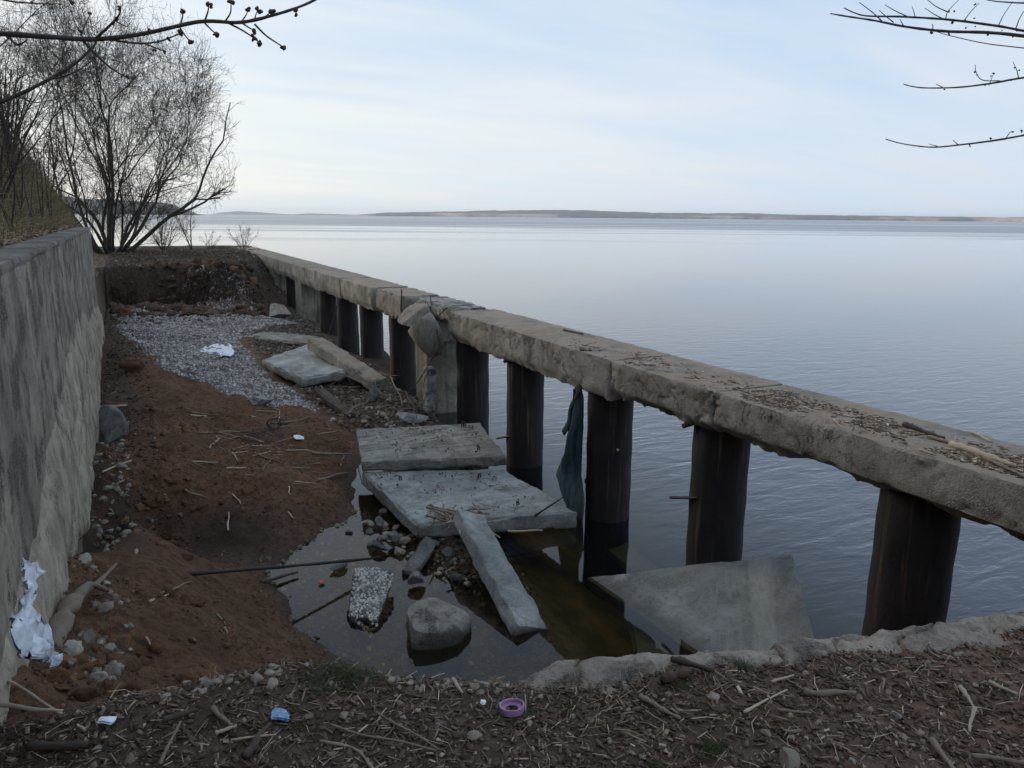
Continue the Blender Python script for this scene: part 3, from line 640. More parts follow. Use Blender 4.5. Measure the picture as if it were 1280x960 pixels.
# ------------------------------------------------------------------ left retaining wall
wall = empty('retaining_wall', (-0.65, 9, 2), 'tall weathered concrete retaining wall streaked with dampness, along the left side of the pit', 'wall')
def wf(Q, P0):
    out = (P0[:, 0] > .98)
    Q[:, 0] += np.where(out, .012*fbm(Q, .9, 3, 12)+.006*fbm(Q, 9, 4, 13), 0)
    # crumbling foot of the face
    foot = np.clip((1.15-Q[:, 2])*.8, 0, 1)*out; Q[:, 0] -= foot*.05*(1+fbm(Q, 4, 4, 14)); return Q
V, F = block(box8(-1.25, -0.65, -8, 17.9, -.4, 3.45), res=.055, rough=.006, chip=.035, seed=4, fn=wf, cap=480)
obj('wall_face', mesh('wall_face', V, F, M_wall, sharp=35), wall)
def skirt():
    ys_ = np.arange(2.6, 17.9, .045); zs = np.linspace(0, 1, 46); Yg, Tg = np.meshgrid(ys_, zs, indexing='ij')
    P = np.stack([Yg, Yg*0, Yg*0], -1)
    top = np.interp(Yg, [2.6, 5, 6.5, 8, 9.5, 12, 14, 16, 17.9], [1.75, 1.95, 2.15, 2.35, 2.45, 2.45, 2.2, 2.1, 2.0])+.16*fbm(P, .8, 4, 31)
    bot = np.interp(Yg, [2.6, 4, 5.3, 6.2, 8.7, 10.5, 12, 14, 15, 17.9], [1.5, 1.45, 1.2, 1.02, .62, .75, .5, .95, 1.25, 1.2])+.26*fbm(P, 1.9, 5, 33, .75)
    Z = bot+(top-bot)*Tg
    Q = np.stack([Yg*0, Yg, Z], -1)
    th = .035*np.clip(np.minimum((1-Tg)*3.5, Tg*14+.1), 0, 1)+.03*sstep((1-Tg)*1.5)*(1+1.2*fbm(Q, 1.1, 4, 35))
    X_ = -.66+th*np.clip(Tg*18+.15, 0, 1)+.007*fbm(Q, 5, 4, 36, .5)+.035*fbm(Q, 2.2, 5, 38, .65)*(1-Tg)
    crk = np.abs(fbm(Q, .9, 4, 37)); X_ -= .03*np.clip(1-crk*22, 0, 1)
    V = np.stack([X_, Yg, Z], -1).reshape(-1, 3); idx = np.arange(Yg.size).reshape(Yg.shape)
    F = np.stack([idx[:-1, :-1], idx[1:, :-1], idx[1:, 1:], idx[:-1, 1:]], -1).reshape(-1, 4)
    # back row so that the broken foot has depth
    Vb = V.reshape(Yg.shape+(3,))[:, 0].copy(); Vb[:, 0] = -.75; Vb[:, 2] += .05; o = len(V); V = np.concatenate([V, Vb]); j = np.arange(len(ys_)-1)
    F = np.concatenate([F, np.stack([o+j, o+j+1, idx[j+1, 0], idx[j, 0]], -1)])
    return V, F
V, F = skirt(); obj('mortar_skirt', mesh('mortar_skirt', V, F[:, ::-1], M_skirt, smooth=True), wall, label='paler mortar coat with a ragged broken lower edge')
V, F = block(box8(-1.0, -0.640, -8, 17.95, 3.40, 3.47), res=.06, rough=.008, chip=.02, seed=8, cap=400)
obj('coping', mesh('coping', V, F, concrete('coping_concrete', (0.19, 0.175, 0.15), (0.33, 0.31, 0.27), speck=.6, bump=.9, darkamt=.5), sharp=35), wall)

# ------------------------------------------------------------------ pier beam on its piles
beam = empty('pier_beam', (5.3, 20, 2.15), 'long cracked concrete capping beam running out over the water, broken in the middle', 'beam')
def beam_seg(y0, y1, zb, seed, res, chip=.045, undercut=.16, skew=(0, 0), x0=4.86, x1=5.76, zt=2.15, endbreak=0.0):
    def fn(Q, P0):
        lowf = (P0[:, 2] < -.2)&(P0[:, 0] < 0)
        k = np.clip((-P0[:, 2]-.2)/.8, 0, 1)*np.clip(-P0[:, 0]*1.2, 0, 1)
        nz = fbm(Q, 1.6, 5, seed+70, .65)
        Q[:, 0] += k*np.clip(undercut*(.9+1.6*nz), -.005, .5)*np.clip((-P0[:, 2]-.45)*3, 0, 1)*(P0[:, 2] < -.3)
        Q[:, 2] += np.where(P0[:, 2] < -.9, .05*fbm(Q, 3.5, 5, seed+71, .7)-.03*np.clip(fbm(Q, 9, 3, seed+72), 0, 1), 0)
        # worn inner arris of the top
        e = np.clip(1-(Q[:, 0]-x0)/.30, 0, 1)*np.clip(P0[:, 2]+.2, 0, 1); Q[:, 2] -= e*.018*np.clip(.2+1.9*fbm(Q, 1.7, 5, seed+73, .65), 0, 2)
        # hairline and wider cracks
        face = (P0[:, 0] < -.97)
        crk = np.abs(fbm(Q*np.array([1, 1, 1.3]), 1.7, 4, seed+74, .6)); Q[:, 0] += np.where(face, .028*np.clip(1-crk*26, 0, 1), 0)
        Q[:, 0] += np.where(face, .009*fbm(Q, 2.4, 4, seed+75), 0)
        if endbreak: 
            for s in (-1, 1): 
                k2 = np.clip(s*P0[:, 1]*1.0-.75, 0, 1)*4; Q[:, 1] -= s*k2*endbreak*np.clip(.5+fbm(Q, 2.5, 4, seed+76), 0, 1)
        return Q
    C = box8(x0, x1, y0, y1, zb, zt); C[[0, 3, 4, 7], 0] += [skew[0], skew[1], skew[0], skew[1]]
    return block(C, res=res, rough=.005, chip=chip, seed=seed, rfreq=11, fn=fn, cap=420)
segs = [(-3.0, 5.50, 1.74, .034, 0), (5.53, 7.28, 1.72, .028, 0), (7.31, 12.35, 1.66, .034, 0), (12.5, 14.9, 1.66, .04, .25), (15.0, 17.0, 1.62, .045, .12), (17.15, 20.0, 1.62, .05, .05), (20.03, 24.5, 1.6, .07, .1), (24.53, 31.0, 1.6, .08, 0), (31.03, 41.2, 1.6, .09, 0)]
for i, (a, b, zb, rs, eb) in enumerate(segs):
    broken = i in (3, 4)
    V, F = beam_seg(a, b, zb+(.18 if i == 3 else 0), 100+i*7, rs, chip=.016 if not broken else .12, undercut=.17 if i < 2 else .06, endbreak=eb, x0=4.86+(.20 if i == 3 else .05 if i == 4 else 0))
    obj('beam_segment', mesh('beam_segment', V, F, M_broken if i == 3 else M_beam, sharp=40), beam)
# steel piles
pile_mesh = None
def make_pile(y, label, lean=(0, 0), bz=-2.2, x=5.27, tz=1.76):
    global pile_mesh
    if pile_mesh is None:
        n = 30; P = np.stack([np.zeros(n), np.zeros(n), np.linspace(0, 1, n)], -1)
        th = np.linspace(0, 2*math.pi, 40, endpoint=False); Vs = []
        for k in range(n):
            r_ = .285+.004*math.sin(k*1.7)
            Vs.append(np.stack([r_*np.cos(th), r_*np.sin(th), np.full(40, k/(n-1)*4.1)], -1))
        V = np.concatenate(Vs); V[:, :2] *= (1+.012*fbm(V, 3, 4, 5))[:, None]
        idx = np.arange(n*40).reshape(n, 40)
        F = [tuple(q) for q in np.stack([idx[:-1], np.roll(idx, -1, 1)[:-1], np.roll(idx, -1, 1)[1:], idx[1:]], -1).reshape(-1, 4)]
        F += [tuple(idx[0][::-1]), tuple(idx[-1])]
        pile_mesh = mesh('pile_shell', V, F, M_steel, sharp=50)
    e = empty('steel_pile', (x, y, tz), label, 'pile', 'round steel piles under the pier beam')
    obj('pipe', pile_mesh, e, loc=(x, y, tz-4.1), rot=(lean[0], lean[1], y*1.7)); return e
def bar(name, p0, p1, w_, h_, mat, seed=0, **kw):
    p0 = np.array(p0, float); p1 = np.array(p1, float); V, F = tube([p0+(p1-p0)*k/5 for k in range(6)], w_/2, 4, .15, seed, flat=h_/w_)
    return mesh(name, V, F, mat)
piles = [(1.2, 'rusty steel pile nearest the viewer, under the near end of the pier beam'), (3.63, 'rusty brown steel pile at the right of the photo, behind the leafy edge'), (5.82, 'rusty steel pile standing behind the big tilted slab, with a bent bracket on its left'), (7.82, 'dark steel pile standing in water just right of the hanging cloth'), (10.2, 'steel pile with a pale rust streak, right of the two stacked slabs'), (12.2, 'dark steel pile directly right of the square concrete column'), (16.05, 'dark steel pile behind the hanging concrete chunks, left of the square column'), (18.5, 'steel pile left of the bright narrow gap, behind the leaning beam fragment'), (20.75, 'steel pile second left of the bright narrow gap under the beam'), (23.1, 'dark steel pile just right of the pale far concrete column'), (28.6, 'steel pile between the two pale far columns under the beam'), (34.0, 'farthest steel pile, half buried in the rubble bank')]
PO = []
for i, (y, lb) in enumerate(piles):
    PO.append(make_pile(y, lb, lean=(rad(R.uniform(-.6, .6)), rad(R.uniform(-.5, .5)))))
obj('bracket', bar('bracket', onx(838, 622, 4.93), onx(872, 622, 4.99), .05, .03, M_iron), PO[2])
obj('bracket', bar('bracket', onx(853, 533, 4.92), onx(868, 528, 5.0), .07, .05, M_iron), PO[2])
obj('bracket', bar('bracket', onx(621, 548, 4.93), onx(640, 545, 5.0), .05, .03, M_iron), PO[4])
obj('bracket', bar('bracket', onx(630, 452, 4.93), onx(640, 449, 5.0), .06, .05, M_iron), PO[4])
V, F = rock((.035, .05, .04), 2, 5); obj('rust_lump', mesh('rust_lump', V+onx(733, 602, 4.99), F, M_iron), PO[3])
V, F = rock((.02, .02, .02), 1, 5); obj('bolt', mesh('bolt', V+onx(772, 563, 4.985), F, M_palewood), PO[3])
# square columns
def column(y0, y1, x0, x1, label, zt=1.78, seed=0, mat=None):
    V, F = block(box8(x0, x1, y0, y1, -1.2, zt), res=.05, rough=.012, chip=.03, seed=seed)
    e = empty('concrete_column', ((x0+x1)/2, (y0+y1)/2, 0), label, 'column', 'square concrete columns under the pier beam')
    obj('shaft', mesh('column', V, F, mat or M_col, sharp=40), e); return e
cc = column(13.62, 14.32, 4.93, 5.55, 'square pale concrete column under the broken stretch of the beam', seed=3)
V, F = block(box8(4.90, 5.62, 13.50, 14.45, 1.42, 1.84), res=.05, rough=.02, chip=.06, seed=6); obj('capital', mesh('capital', V, F, M_beam, sharp=40), cc)
column(25.4, 26.4, 4.9, 5.5, 'pale far concrete column left of the dark piles, standing in rubble', seed=7)
column(30.4, 31.6, 4.9, 5.5, 'farthest pale concrete column, beside the rubble bank', seed=9)

# hanging broken chunks and rebar
def rockthing(name, px, py, z, size, label, cat='rock', mat=M_wetrock, sub=3, seed=0, rot=(0, 0, 0), facets=8, group=None, plane=None, rough=.06, depth=(.5, .85)):
    V, F = rock(size, sub, seed, facets, rough, depth); V = V@rotm(*rot).T
    p_ = onx(px, py, plane) if plane else at(px, py, z)
    return obj(name, mesh(name, V, F, mat, sharp=28), loc=p_, label=label, cat=cat, group=group)
rockthing('hanging_chunk', 519, 397, 0, (.34, .52, .34), 'upper broken concrete chunk hanging off the beam left of the square column', 'concrete chunk', M_beam, 4, 21, (0.7, .2, .3), 9, plane=4.80, depth=(.4, .62))
rockthing('hanging_chunk', 535, 420, 0, (.30, .42, .52), 'lower pointed concrete chunk hanging on rebar in front of the square column', 'concrete chunk', M_beam, 4, 25, (.3, -.35, .2), 9, plane=4.68, depth=(.4, .62))
P = [onx(541, 457, 4.8), onx(541, 512, 4.8)]
V, F = block(box8(4.58, 4.76, P[0][1]-.30, P[0][1]-.04, P[1][2], P[0][2]), res=.03, rough=.03, chip=.05, seed=31)
obj('hanging_chunk', mesh('hanging_chunk', V, F, M_broken, sharp=35), label='square concrete chunk leaning upright against the foot of the square column', cat='concrete chunk')
V, F = block(box8(4.6, 5.1, 12.15, 12.75, 1.86, 2.13), res=.03, rough=.035, chip=.11, seed=33)
rods = [([onx(560, 384, 4.8), onx(545, 400, 4.7), onx(549, 430, 4.68), onx(541, 447, 4.6), onx(520, 480, 4.5), onx(497, 498, 4.3)], .009, 'bent rebar drooping from the hanging chunks to the rubble'),
        ([onx(538, 370, 4.86), onx(540, 385, 4.72), onx(546, 395, 4.66)], .010, 'short rusty rebar above the hanging chunks'),
        ([onx(425, 372, 4.82), onx(418, 395, 4.7), onx(410, 420, 4.5), onx(404, 440, 4.3)], .012, 'thin rebar hanging from the beam behind the leaning fragment'),
        ([onx(502, 362, 4.9), onx(502, 372, 4.85), onx(501, 388, 4.82)], .016, 'rusty stub of rebar standing up at the beam break'),
        ([onx(380, 490, 3.6)+[0, 0, .05], onx(395, 470, 3.8), onx(420, 462, 4.0), onx(460, 468, 4.3), onx(500, 470, 4.5)], .014, 'bent rusty rod arching over the rubble by the far slab')]
for pts, r_, lb in rods:
    V, F = tube(curve(pts, 22), r_, 6, .1); obj('rebar', mesh('rebar', V, F, M_iron, smooth=True), label=lb, cat='rebar')

# ------------------------------------------------------------------ slabs
def pin(parent, px, py, z, h=.08):
    p_ = at(px, py, z); V, F = tube([p_, p_+[.004, 0, h*.5], p_+[.0, .006, h]], .009, 5); V2, F2 = tube([p_+[.035, .01, 0], p_+[.032, .01, h*.6], p_+[0, .006, h]], .009, 5)
    V, F = join([(V, F), (V2, F2)]); obj('lifting_loop', mesh('lifting_loop', V, F, M_iron), parent)
def slabthing(corners, th, label, mat, seed, res=.035, chip=.05, rough=.012, name='concrete_slab', cat='slab'):
    V, F = plate(*corners, th, res=res, chip=chip, rough=rough, seed=seed)
    e = empty(name, np.mean(corners, axis=0), label, cat)
    obj('slab_body', mesh('slab', V, F, mat, sharp=35), e); return e
lower = slabthing([at(452, 589, .36), at(632, 586, .36), at(722, 641, .20), at(520, 655, .30)], .20, 'large pale concrete slab lying over the pool edge under the smaller slab', M_slab, 41, chip=.045)
for q in [(499, 600, .35), (598, 597, .35), (646, 632, .27), (538, 636, .31)]: pin(lower, *q, .055)
upper = slabthing([at(445, 536, .60), at(600, 528, .62), at(634, 570, .52), at(452, 577, .53)], .15, 'striped concrete slab resting on the larger pale slab', M_slab2, 43, chip=.03)
for q in [(577, 533, .61), (580, 533, .61), (597, 563, .54)]: pin(upper, *q, .08)
slabthing([at(326, 450, .62), at(392, 427, .70), at(441, 461, .62), at(378, 473, .55)], .19, 'pale concrete slab half sunk in gravel before the far columns', M_slab, 45, res=.05, chip=.06)
slabthing([at(303, 421, .62), at(330, 413, .66), at(398, 420, .66), at(392, 429, .62)], .12, 'flat dark concrete slab farthest back behind the pale gravel slab', M_slab2, 46, res=.06)
# long leaning fragment
def beamfrag(p0, p1, w_, h_, label, mat, seed, name='leaning_fragment', cat='concrete fragment', res=.03, chip=.05, rough=.02, roll=0.0):
    p0 = np.array(p0, float); p1 = np.array(p1, float); d = p1-p0; d /= np.linalg.norm(d)
    s = np.cross(d, [0, 0, 1.0]); s /= np.linalg.norm(s); u = np.cross(s, d)
    s, u = s*math.cos(roll)+u*math.sin(roll), u*math.cos(roll)-s*math.sin(roll)
    a, b = s*w_/2, u*h_
    C = hexa([p0-a-b, p0+a-b, p1+a-b, p1-a-b], [p0-a, p0+a, p1+a, p1-a])
    V, F = block(C, res=res, rough=rough, chip=chip, seed=seed)
    return obj(name, mesh(name, V, F, mat, sharp=35), label=label, cat=cat)
beamfrag(at(394, 422, 1.05), at(476, 474, .58), .38, .26, 'long broken concrete post leaning down over the far pale slab', M_beam, 51)
beamfrag(at(589, 640, .50), at(668, 784, .05), .36, .17, 'long narrow concrete slab sloping from the big slab down into the pool', M_slab, 53, 'sloping_slab', chip=.035, rough=.014, roll=rad(22))
beamfrag(at(400, 485, .50), at(440, 517, .32), .18, .16, 'dark rotten timber beam lying on the rubble', M_darkwood, 55, 'timber_beam', 'timber')
def onplane(px, py, a, b, c):
    n_ = np.cross(b-a, c-a); d = ray(px, py); o = np.array([0, 0, CH]); return o+d*(((a-o)@n_)/(d@n_))
b1, b2, b4 = at(733, 722, -.01), at(990, 691, .52), at(872, 822, -.02)
big = slabthing([b1, b2, onplane(1027, 832, b1, b2, b4), b4], .16, 'big tilted concrete slab half sunk in the water behind the near edge', bigslab(), 57, res=.03, chip=.022, rough=.006)
# submerged slab continuing beside it
slabthing([at(780, 760, -.20), at(870, 800, -.12), at(900, 850, -.15), at(800, 850, -.28)], .14, 'pale slab lying under the water left of the big tilted slab', M_slab, 58, res=.06)
slabthing([at(738, 668, -.35), at(770, 668, -.30), at(830, 712, -.30), at(790, 712, -.35)], .15, 'narrow slab under the water at the foot of the pile by the cloth', M_slab2, 59, res=.06)
# grit and scraps lying on the slabs
def slabgrit(name, cs, n, label):
    u = RNG.uniform(.03, .97, n); v = RNG.uniform(.03, .97, n)**1.5; P_ = np.array([(1-a)*(1-b)*cs[0]+a*(1-b)*cs[1]+a*b*cs[2]+(1-a)*b*cs[3] for a, b in zip(u, v)])
    k = fbm(P_, 2.5, 3, 7) > RNG.uniform(-.3, .3, n); P_ = P_[k]; n = len(P_); h = n//2
    T, TF = ICO[0]; V1, F1 = scatter(T, TF, P_[:h]+[0, 0, .004], np.exp(RNG.uniform(-5.4, -4.0, (h, 1)))*RNG.uniform(.6, 1.2, (h, 3)), tilt=.5)
    F1 = np.concatenate([F1[:, :3], F1[:, 2:3]], 1) if False else F1
    m = n-h; V2, F2 = scatter(BOXV, BOXF, P_[h:]+[0, 0, .004], np.stack([RNG.uniform(.008, .04, m), RNG.uniform(.002, .005, m), RNG.uniform(.001, .003, m)], -1), tilt=.12)
    F2 = np.concatenate([F2[:, [0, 1, 2]], F2[:, [0, 2, 3]]])
    V, F, T_ = cat_mesh([(V1, F1, np.repeat(RNG.uniform(.2, .9, h), len(T))), (V2, F2, np.repeat(RNG.uniform(0, .8, m), 8))])
    obj(name, mesh(name, V, F, M_litter, tone=T_), label=label, cat='grit', kind='stuff')
slabgrit('slab_grit', [at(455, 592, .365), at(630, 589, .365), at(712, 638, .21), at(522, 651, .31)], 420, 'grit and twig scraps scattered on the big pale slab')
slabgrit('slab_grit', [at(448, 538, .60), at(598, 531, .62), at(630, 568, .525), at(455, 574, .535)], 260, 'grit and twig scraps scattered on the striped upper slab')
# pebbly block
def pebble_block():
    cs = [at(441, 706, .26), at(494, 708, .24), at(494, 742, .12), at(434, 762, .14)]
    V, F = plate(*cs, .22, res=.03, rough=.05, chip=.08, seed=61)
    e = empty('pebbly_block', np.mean(cs, axis=0), 'upright broken block of white pebble concrete standing in the shallow pool', 'concrete block')
    cs = [at(443, 708, .28), at(495, 710, .25), at(487, 762, .10), at(436, 770, .10)]
    V, F = plate(at(443, 706, .30), at(496, 709, .24), at(466, 792, .02), at(434, 768, .05), .16, res=.025, rough=.04, chip=.09, seed=61)
    obj('block_body', mesh('block_body', V, F, M_wetrock, sharp=35), e)
    # pebbles on the upper face
    V0 = V; me_n = []
    top = []
    c = [at(443, 706, .30), at(496, 709, .24), at(466, 792, .02), at(434, 768, .05)]
    n = 800; u = RNG.uniform(.03, .97, n); v = RNG.uniform(.03, .97, n)
    pos = np.array([(1-a)*(1-b)*c[0]+a*(1-b)*c[1]+a*b*c[2]+(1-a)*b*c[3] for a, b in zip(u, v)])
    from mathutils.bvhtree import BVHTree
    bv = BVHTree.FromPolygons([tuple(map(float, q)) for q in V], [tuple(map(int, f)) for f in F])
    out = []
    for q in pos:
        h = bv.ray_cast(Vector(q)+Vector((0, 0, .5)), Vector((0, 0, -1)))[0]
        if h: out.append(h)
    out = np.array(out); T, TF = ICO[1]; sz = RNG.uniform(.007, .016, (len(out), 1))*RNG.uniform(.6, 1.2, (len(out), 3))
    V, F = scatter(T, TF, out, sz, tilt=1); tn = np.repeat(RNG.uniform(.35, 1.1, len(out)), len(T))
    obj('pebbles', mesh('pebbles', V, F, M_gravel, tone=tn), e, kind='stuff')
pebble_block()
# round concrete drum
c = at(546, 768, .19); n = 36; th = np.linspace(0, 2*math.pi, n, endpoint=False); Vs = []
for r_, z in [(.0, .0), (.10, .004), (.18, .0), (.235, -.004), (.262, -.02), (.272, -.06), (.275, -.12), (.27, -.2), (.26, -.3), (.25, -.5)]:
    Vs.append(np.stack([c[0]+r_*1.06*np.cos(th), c[1]+r_*np.sin(th), np.full(n, c[2]+z)], -1))
V = np.concatenate(Vs); V += .045*np.stack([fbm(V+7*i, 4.5, 6, 66+i, .68) for i in range(3)], -1)*[1, 1, .6]; ang = np.arctan2(V[:, 1]-c[1], V[:, 0]-c[0]); V[:, :2] = c[:2]+(V[:, :2]-c[:2])*(1+.06*np.cos(3*ang+1)+.045*np.cos(5*ang)+.03*np.cos(8*ang+2))[:, None]; V[:, 2] += (V[:, 1]-c[1])*.16-(V[:, 0]-c[0])*.10
idx = np.arange(10*n).reshape(10, n); F = np.stack([idx[:-1], idx[1:], np.roll(idx, -1, 1)[1:], np.roll(idx, -1, 1)[:-1]], -1).reshape(-1, 4)
obj('concrete_drum', mesh('concrete_drum', V, F, M_broken if False else concrete('drum_concrete', (.24, .22, .19), (.42, .40, .36), speck=.9, bump=1.0, darkamt=.3, scale=2, wet=True), sharp=40), label='squat roundish concrete block standing in the shallow pool', cat='concrete drum')

# rocks with places of their own
RK = [(462, 664, .10, (.07, .06, .05), 'small dark stone at the left foot of the big slab', 1), (474, 652, .12, (.08, .06, .06), 'dark stone tucked under the left edge of the big slab', 2),
      (471, 682, .06, (.17, .08, .06), 'long dark wet stone left of the slab corner in the pool', 3), (492, 672, .10, (.08, .07, .07), 'round dark stone under the slab corner', 4),
      (480, 640, .12, (.07, .06, .05), 'dark stone in the gap beside the big slab', 14),
      (424, 708, .04, (.12, .05, .04), 'flat dark stone lying along the black pipe in the pool', 5), (560, 692, .05, (.13, .08, .06), 'dark stone in the shadow under the big slab', 6),
      (436, 665, .01, (.06, .045, .03), 'pale stone barely above the water left of the slab', 7), (572, 722, .03, (.09, .04, .05), 'narrow grey stone right of the pale broken chunk', 8),
      (600, 690, .05, (.07, .06, .05), 'small dark stone left of the sloping slab', 9), (543, 680, .08, (.06, .05, .05), 'small stone touching the long teal grey block', 10),
      (625, 720, .03, (.05, .04, .04), 'small stone against the left edge of the sloping slab', 11), (590, 672, .08, (.09, .06, .06), 'dark stone under the stick bundle', 12)]
for px, py, z, sz, lb, sd_ in RK: rockthing('stone', px, py, z, sz, lb, 'stone', M_wetrock, 3, 70+sd_, (0, 0, sd_*.7), 8)
beamfrag(at(540, 672, .22), at(512, 716, .04), .17, .14, 'long teal grey concrete block tipped into the pool below the slab corner', M_wetrock, 81, 'tipped_block', 'concrete block', .025, .05, .02, rad(25))
rockthing('broken_chunk', 522, 724, .07, (.12, .09, .08), 'pale jagged concrete chunk in the pool beside the tipped block', 'concrete chunk', M_broken, 3, 82, (0, 0, .5), 7, depth=(.4, .7))
rockthing('broken_chunk', 512, 522, .32, (.34, .16, .12), 'pale concrete lump lying behind the upper slab', 'concrete chunk', M_slab, 3, 83, (0, 0, -.3), 8)
rockthing('boulder', 134, 540, .72, (.26, .55, .36), 'large grey boulder leaning against the foot of the left wall', 'boulder', M_wetrock, 4, 84, (0.1, .25, .2), 8, depth=(.45, .75))
rockthing('boulder', 322, 502, .48, (.26, .16, .10), 'flat rounded boulder where the gravel meets the red soil', 'boulder', M_broken, 3, 85, (0, 0, 0), 8)
rockthing('boulder', 468, 492, .42, (.20, .20, .20), 'angular dark boulder in the rubble beside the timber', 'boulder', M_wetrock, 3, 86, (0, 0, 1), 8, depth=(.4, .7))
rockthing('boulder', 350, 390, .85, (.42, .5, .32), 'brown boulder in the bank foot before the far columns', 'boulder', M_beam, 3, 87, (0, 0, 1), 8, depth=(.4, .7))
rockthing('brick_piece', 138, 664, .42, (.045, .06, .05), 'small pale blue grey stone in the dark hollow by the wall', 'stone', M_slab, 2, 88, (0, .3, .5), 7, depth=(.4, .6))

# ------------------------------------------------------------------ sticks, rods and litter that can be named
def stick(px0, py0, px1, py1, z0, z1, r_, label, mat=M_wood, name='stick', cat='stick', bend=.04, seed=0, mid=None, group=None, taper=.6, sides=7):
    a, b = at(px0, py0, z0), at(px1, py1, z1); L = np.linalg.norm(b-a); rg = np.random.default_rng(seed+5)
    pts = [a, a*.67+b*.33+rg.normal(0, bend*L, 3)*[1, 1, .2], a*.33+b*.67+rg.normal(0, bend*L, 3)*[1, 1, .2], b]
    if mid is not None: pts = [a, at(*mid), b]
    n = 14; V, F = tube(curve(pts, n), np.linspace(r_, r_*taper, n)*(1+.15*rg.normal(size=n)), sides, .35, seed)
    return obj(name, mesh(name, V, F, mat, smooth=True), label=label, cat=cat, group=group)
def gz(px, py):
    z = .4
    for _ in range(14):
        p_ = at(px, py, z); z = .5*z+.5*float(hbeach(np.array([p_[0]]), np.array([p_[1]]))[0])
    return z
# long black pipe
stick(165, 722, 475, 697, .62, .10, .018, 'long black iron pipe lying from the mound across the pool', M_wire, 'iron_pipe', 'pipe', .004, 3, taper=.8)
stick(325, 728, 372, 715, .06, .04, .02, 'short dark plank end lying in the mud inlet', M_darkwood, 'plank', 'plank', .01, 4)
stick(668, 645, 706, 620, .28, .50, .014, 'dark rod resting on the big slab edge by the cloth', M_wire, 'iron_rod', 'rod', .01, 5)
beach_sticks = [(238, 519, 320, 521), (248, 541, 300, 540), (240, 516, 272, 518), (355, 528, 387, 521), (295, 560, 322, 563), (332, 561, 366, 557), (318, 566, 335, 573), (328, 588, 340, 572), (290, 566, 297, 575), (390, 566, 440, 567), (397, 600, 436, 591), (358, 563, 392, 564), (283, 585, 308, 584), (241, 578, 256, 585), (240, 577, 272, 578), (285, 663, 286, 640), (290, 617, 301, 630), (231, 612, 262, 623), (361, 608, 363, 618), (360, 640, 366, 647), (270, 545, 276, 560), (160, 598, 130, 612), (115, 515, 145, 489), (128, 590, 164, 576), (385, 612, 400, 609), (305, 545, 330, 553), (345, 553, 380, 545), (268, 540, 300, 546), (340, 535, 362, 532), (272, 768, 282, 781), (281, 784, 284, 792), (262, 560, 275, 548), (182, 796, 188, 806), (200, 742, 240, 727), (187, 752, 212, 742), (135, 503, 160, 504)]
for i, (a, b, c_, d) in enumerate(beach_sticks):
    L = math.hypot(c_-a, d-b); lab = 'stripped pale stick lying on the red soil among other driftwood' if i < 31 else 'small twig stuck in the red mound before the pool'
    z0, z1 = gz(a, b)+.015, gz(c_, d)+.02
    thick = .007+.00012*L+R.uniform(0, .004)
    stick(a, b, c_, d, z0, z1, .020 if (a, b) in ((240, 519), (397, 600), (390, 566), (355, 528), (296, 560)) else thick*.9, lab, R.choice([M_palewood, M_wood, M_wood]), seed=i, group='driftwood sticks on the red soil')
for i in range(70):
    px, py = R.gauss(345, 48), R.gauss(552, 24); L = R.uniform(6, 26); a = R.uniform(-.5, .5) if R.random() < .7 else R.uniform(-1.6, 1.6)
    if not (215 < px < 445 and 500 < py < 625): continue
    c_, d = px+math.cos(a)*L, py+math.sin(a)*L*.6
    stick(px, py, c_, d, gz(px, py)+.012, gz(c_, d)+.014, R.uniform(.004, .010), 'thin twig in the driftwood tangle round the wire coil', R.choice([M_wood, M_darkwood, M_palewood, M_wood]), seed=400+i, bend=.03, group='twigs round the wire coil', sides=5)
beamfrag(at(108, 508, gz(108, 508)+.25), at(158, 505, gz(158, 505)+.16), .10, .05, 'flat weathered board at the foot of the left wall by the boulder', M_wood, 91, 'board', 'board')
# white dead stub
stick(163, 722, 171, 687, .66, .80, .022, 'white peeled stub of wood standing up from the mound', M_palewood, 'wood_stub', 'stick', .03, 8)
# grey driftwood root by the wall
pts = [at(66, 815, 1.40), at(78, 770, 1.42), at(100, 742, 1.32), at(122, 728, 1.22), at(146, 704, 1.14)]
V1 = tube(curve(pts, 26), np.interp(np.linspace(0, 1, 26), [0, .3, .5, .7, 1], [.055, .06, .035, .02, .010]), 14, .9, 4, flat=.75)
V2 = tube(curve([at(88, 758, 1.38), at(112, 732, 1.30), at(135, 738, 1.15)], 12), np.linspace(.045, .012, 12), 7, .5, 6)
e = empty('driftwood_root', pts[0], 'grey driftwood root lying between the left wall and the mound', 'driftwood')
obj('trunk', mesh('trunk', V1[0], V1[1], M_wood, smooth=True), e); obj('side_branch', mesh('side_branch', V2[0], V2[1], M_wood, smooth=True), e)
# loop of black wire
wpts = []
for k in range(40):
    a = k*.55; rr_ = .10+.02*math.sin(k*1.3); cc_ = at(343, 535, .42)
    wpts.append(cc_+np.array([rr_*math.cos(a)*.9+.012*math.sin(k), .05*math.sin(a*.7), rr_*math.sin(a)*.8+.07]))
V, F = tube(curve(wpts, 160), .006, 5); e = empty('wire_coil', at(343, 535, .42), 'coil of black wire tangled with driftwood on the red soil', 'wire')
obj('coil', mesh('coil', V, F, M_wire), e)
for k in range(5):
    pts = [at(345+R.uniform(-10, 10), 535+R.uniform(-5, 20), .50)]
    for j in range(5): pts.append(at(335-j*12+R.uniform(-8, 8), 540+R.uniform(-8, 8)+j, .46+R.uniform(0, .08)))
    V, F = tube(curve(pts, 40), .006, 5); obj('loose_end', mesh('loose_end', V, F, M_wire), e)
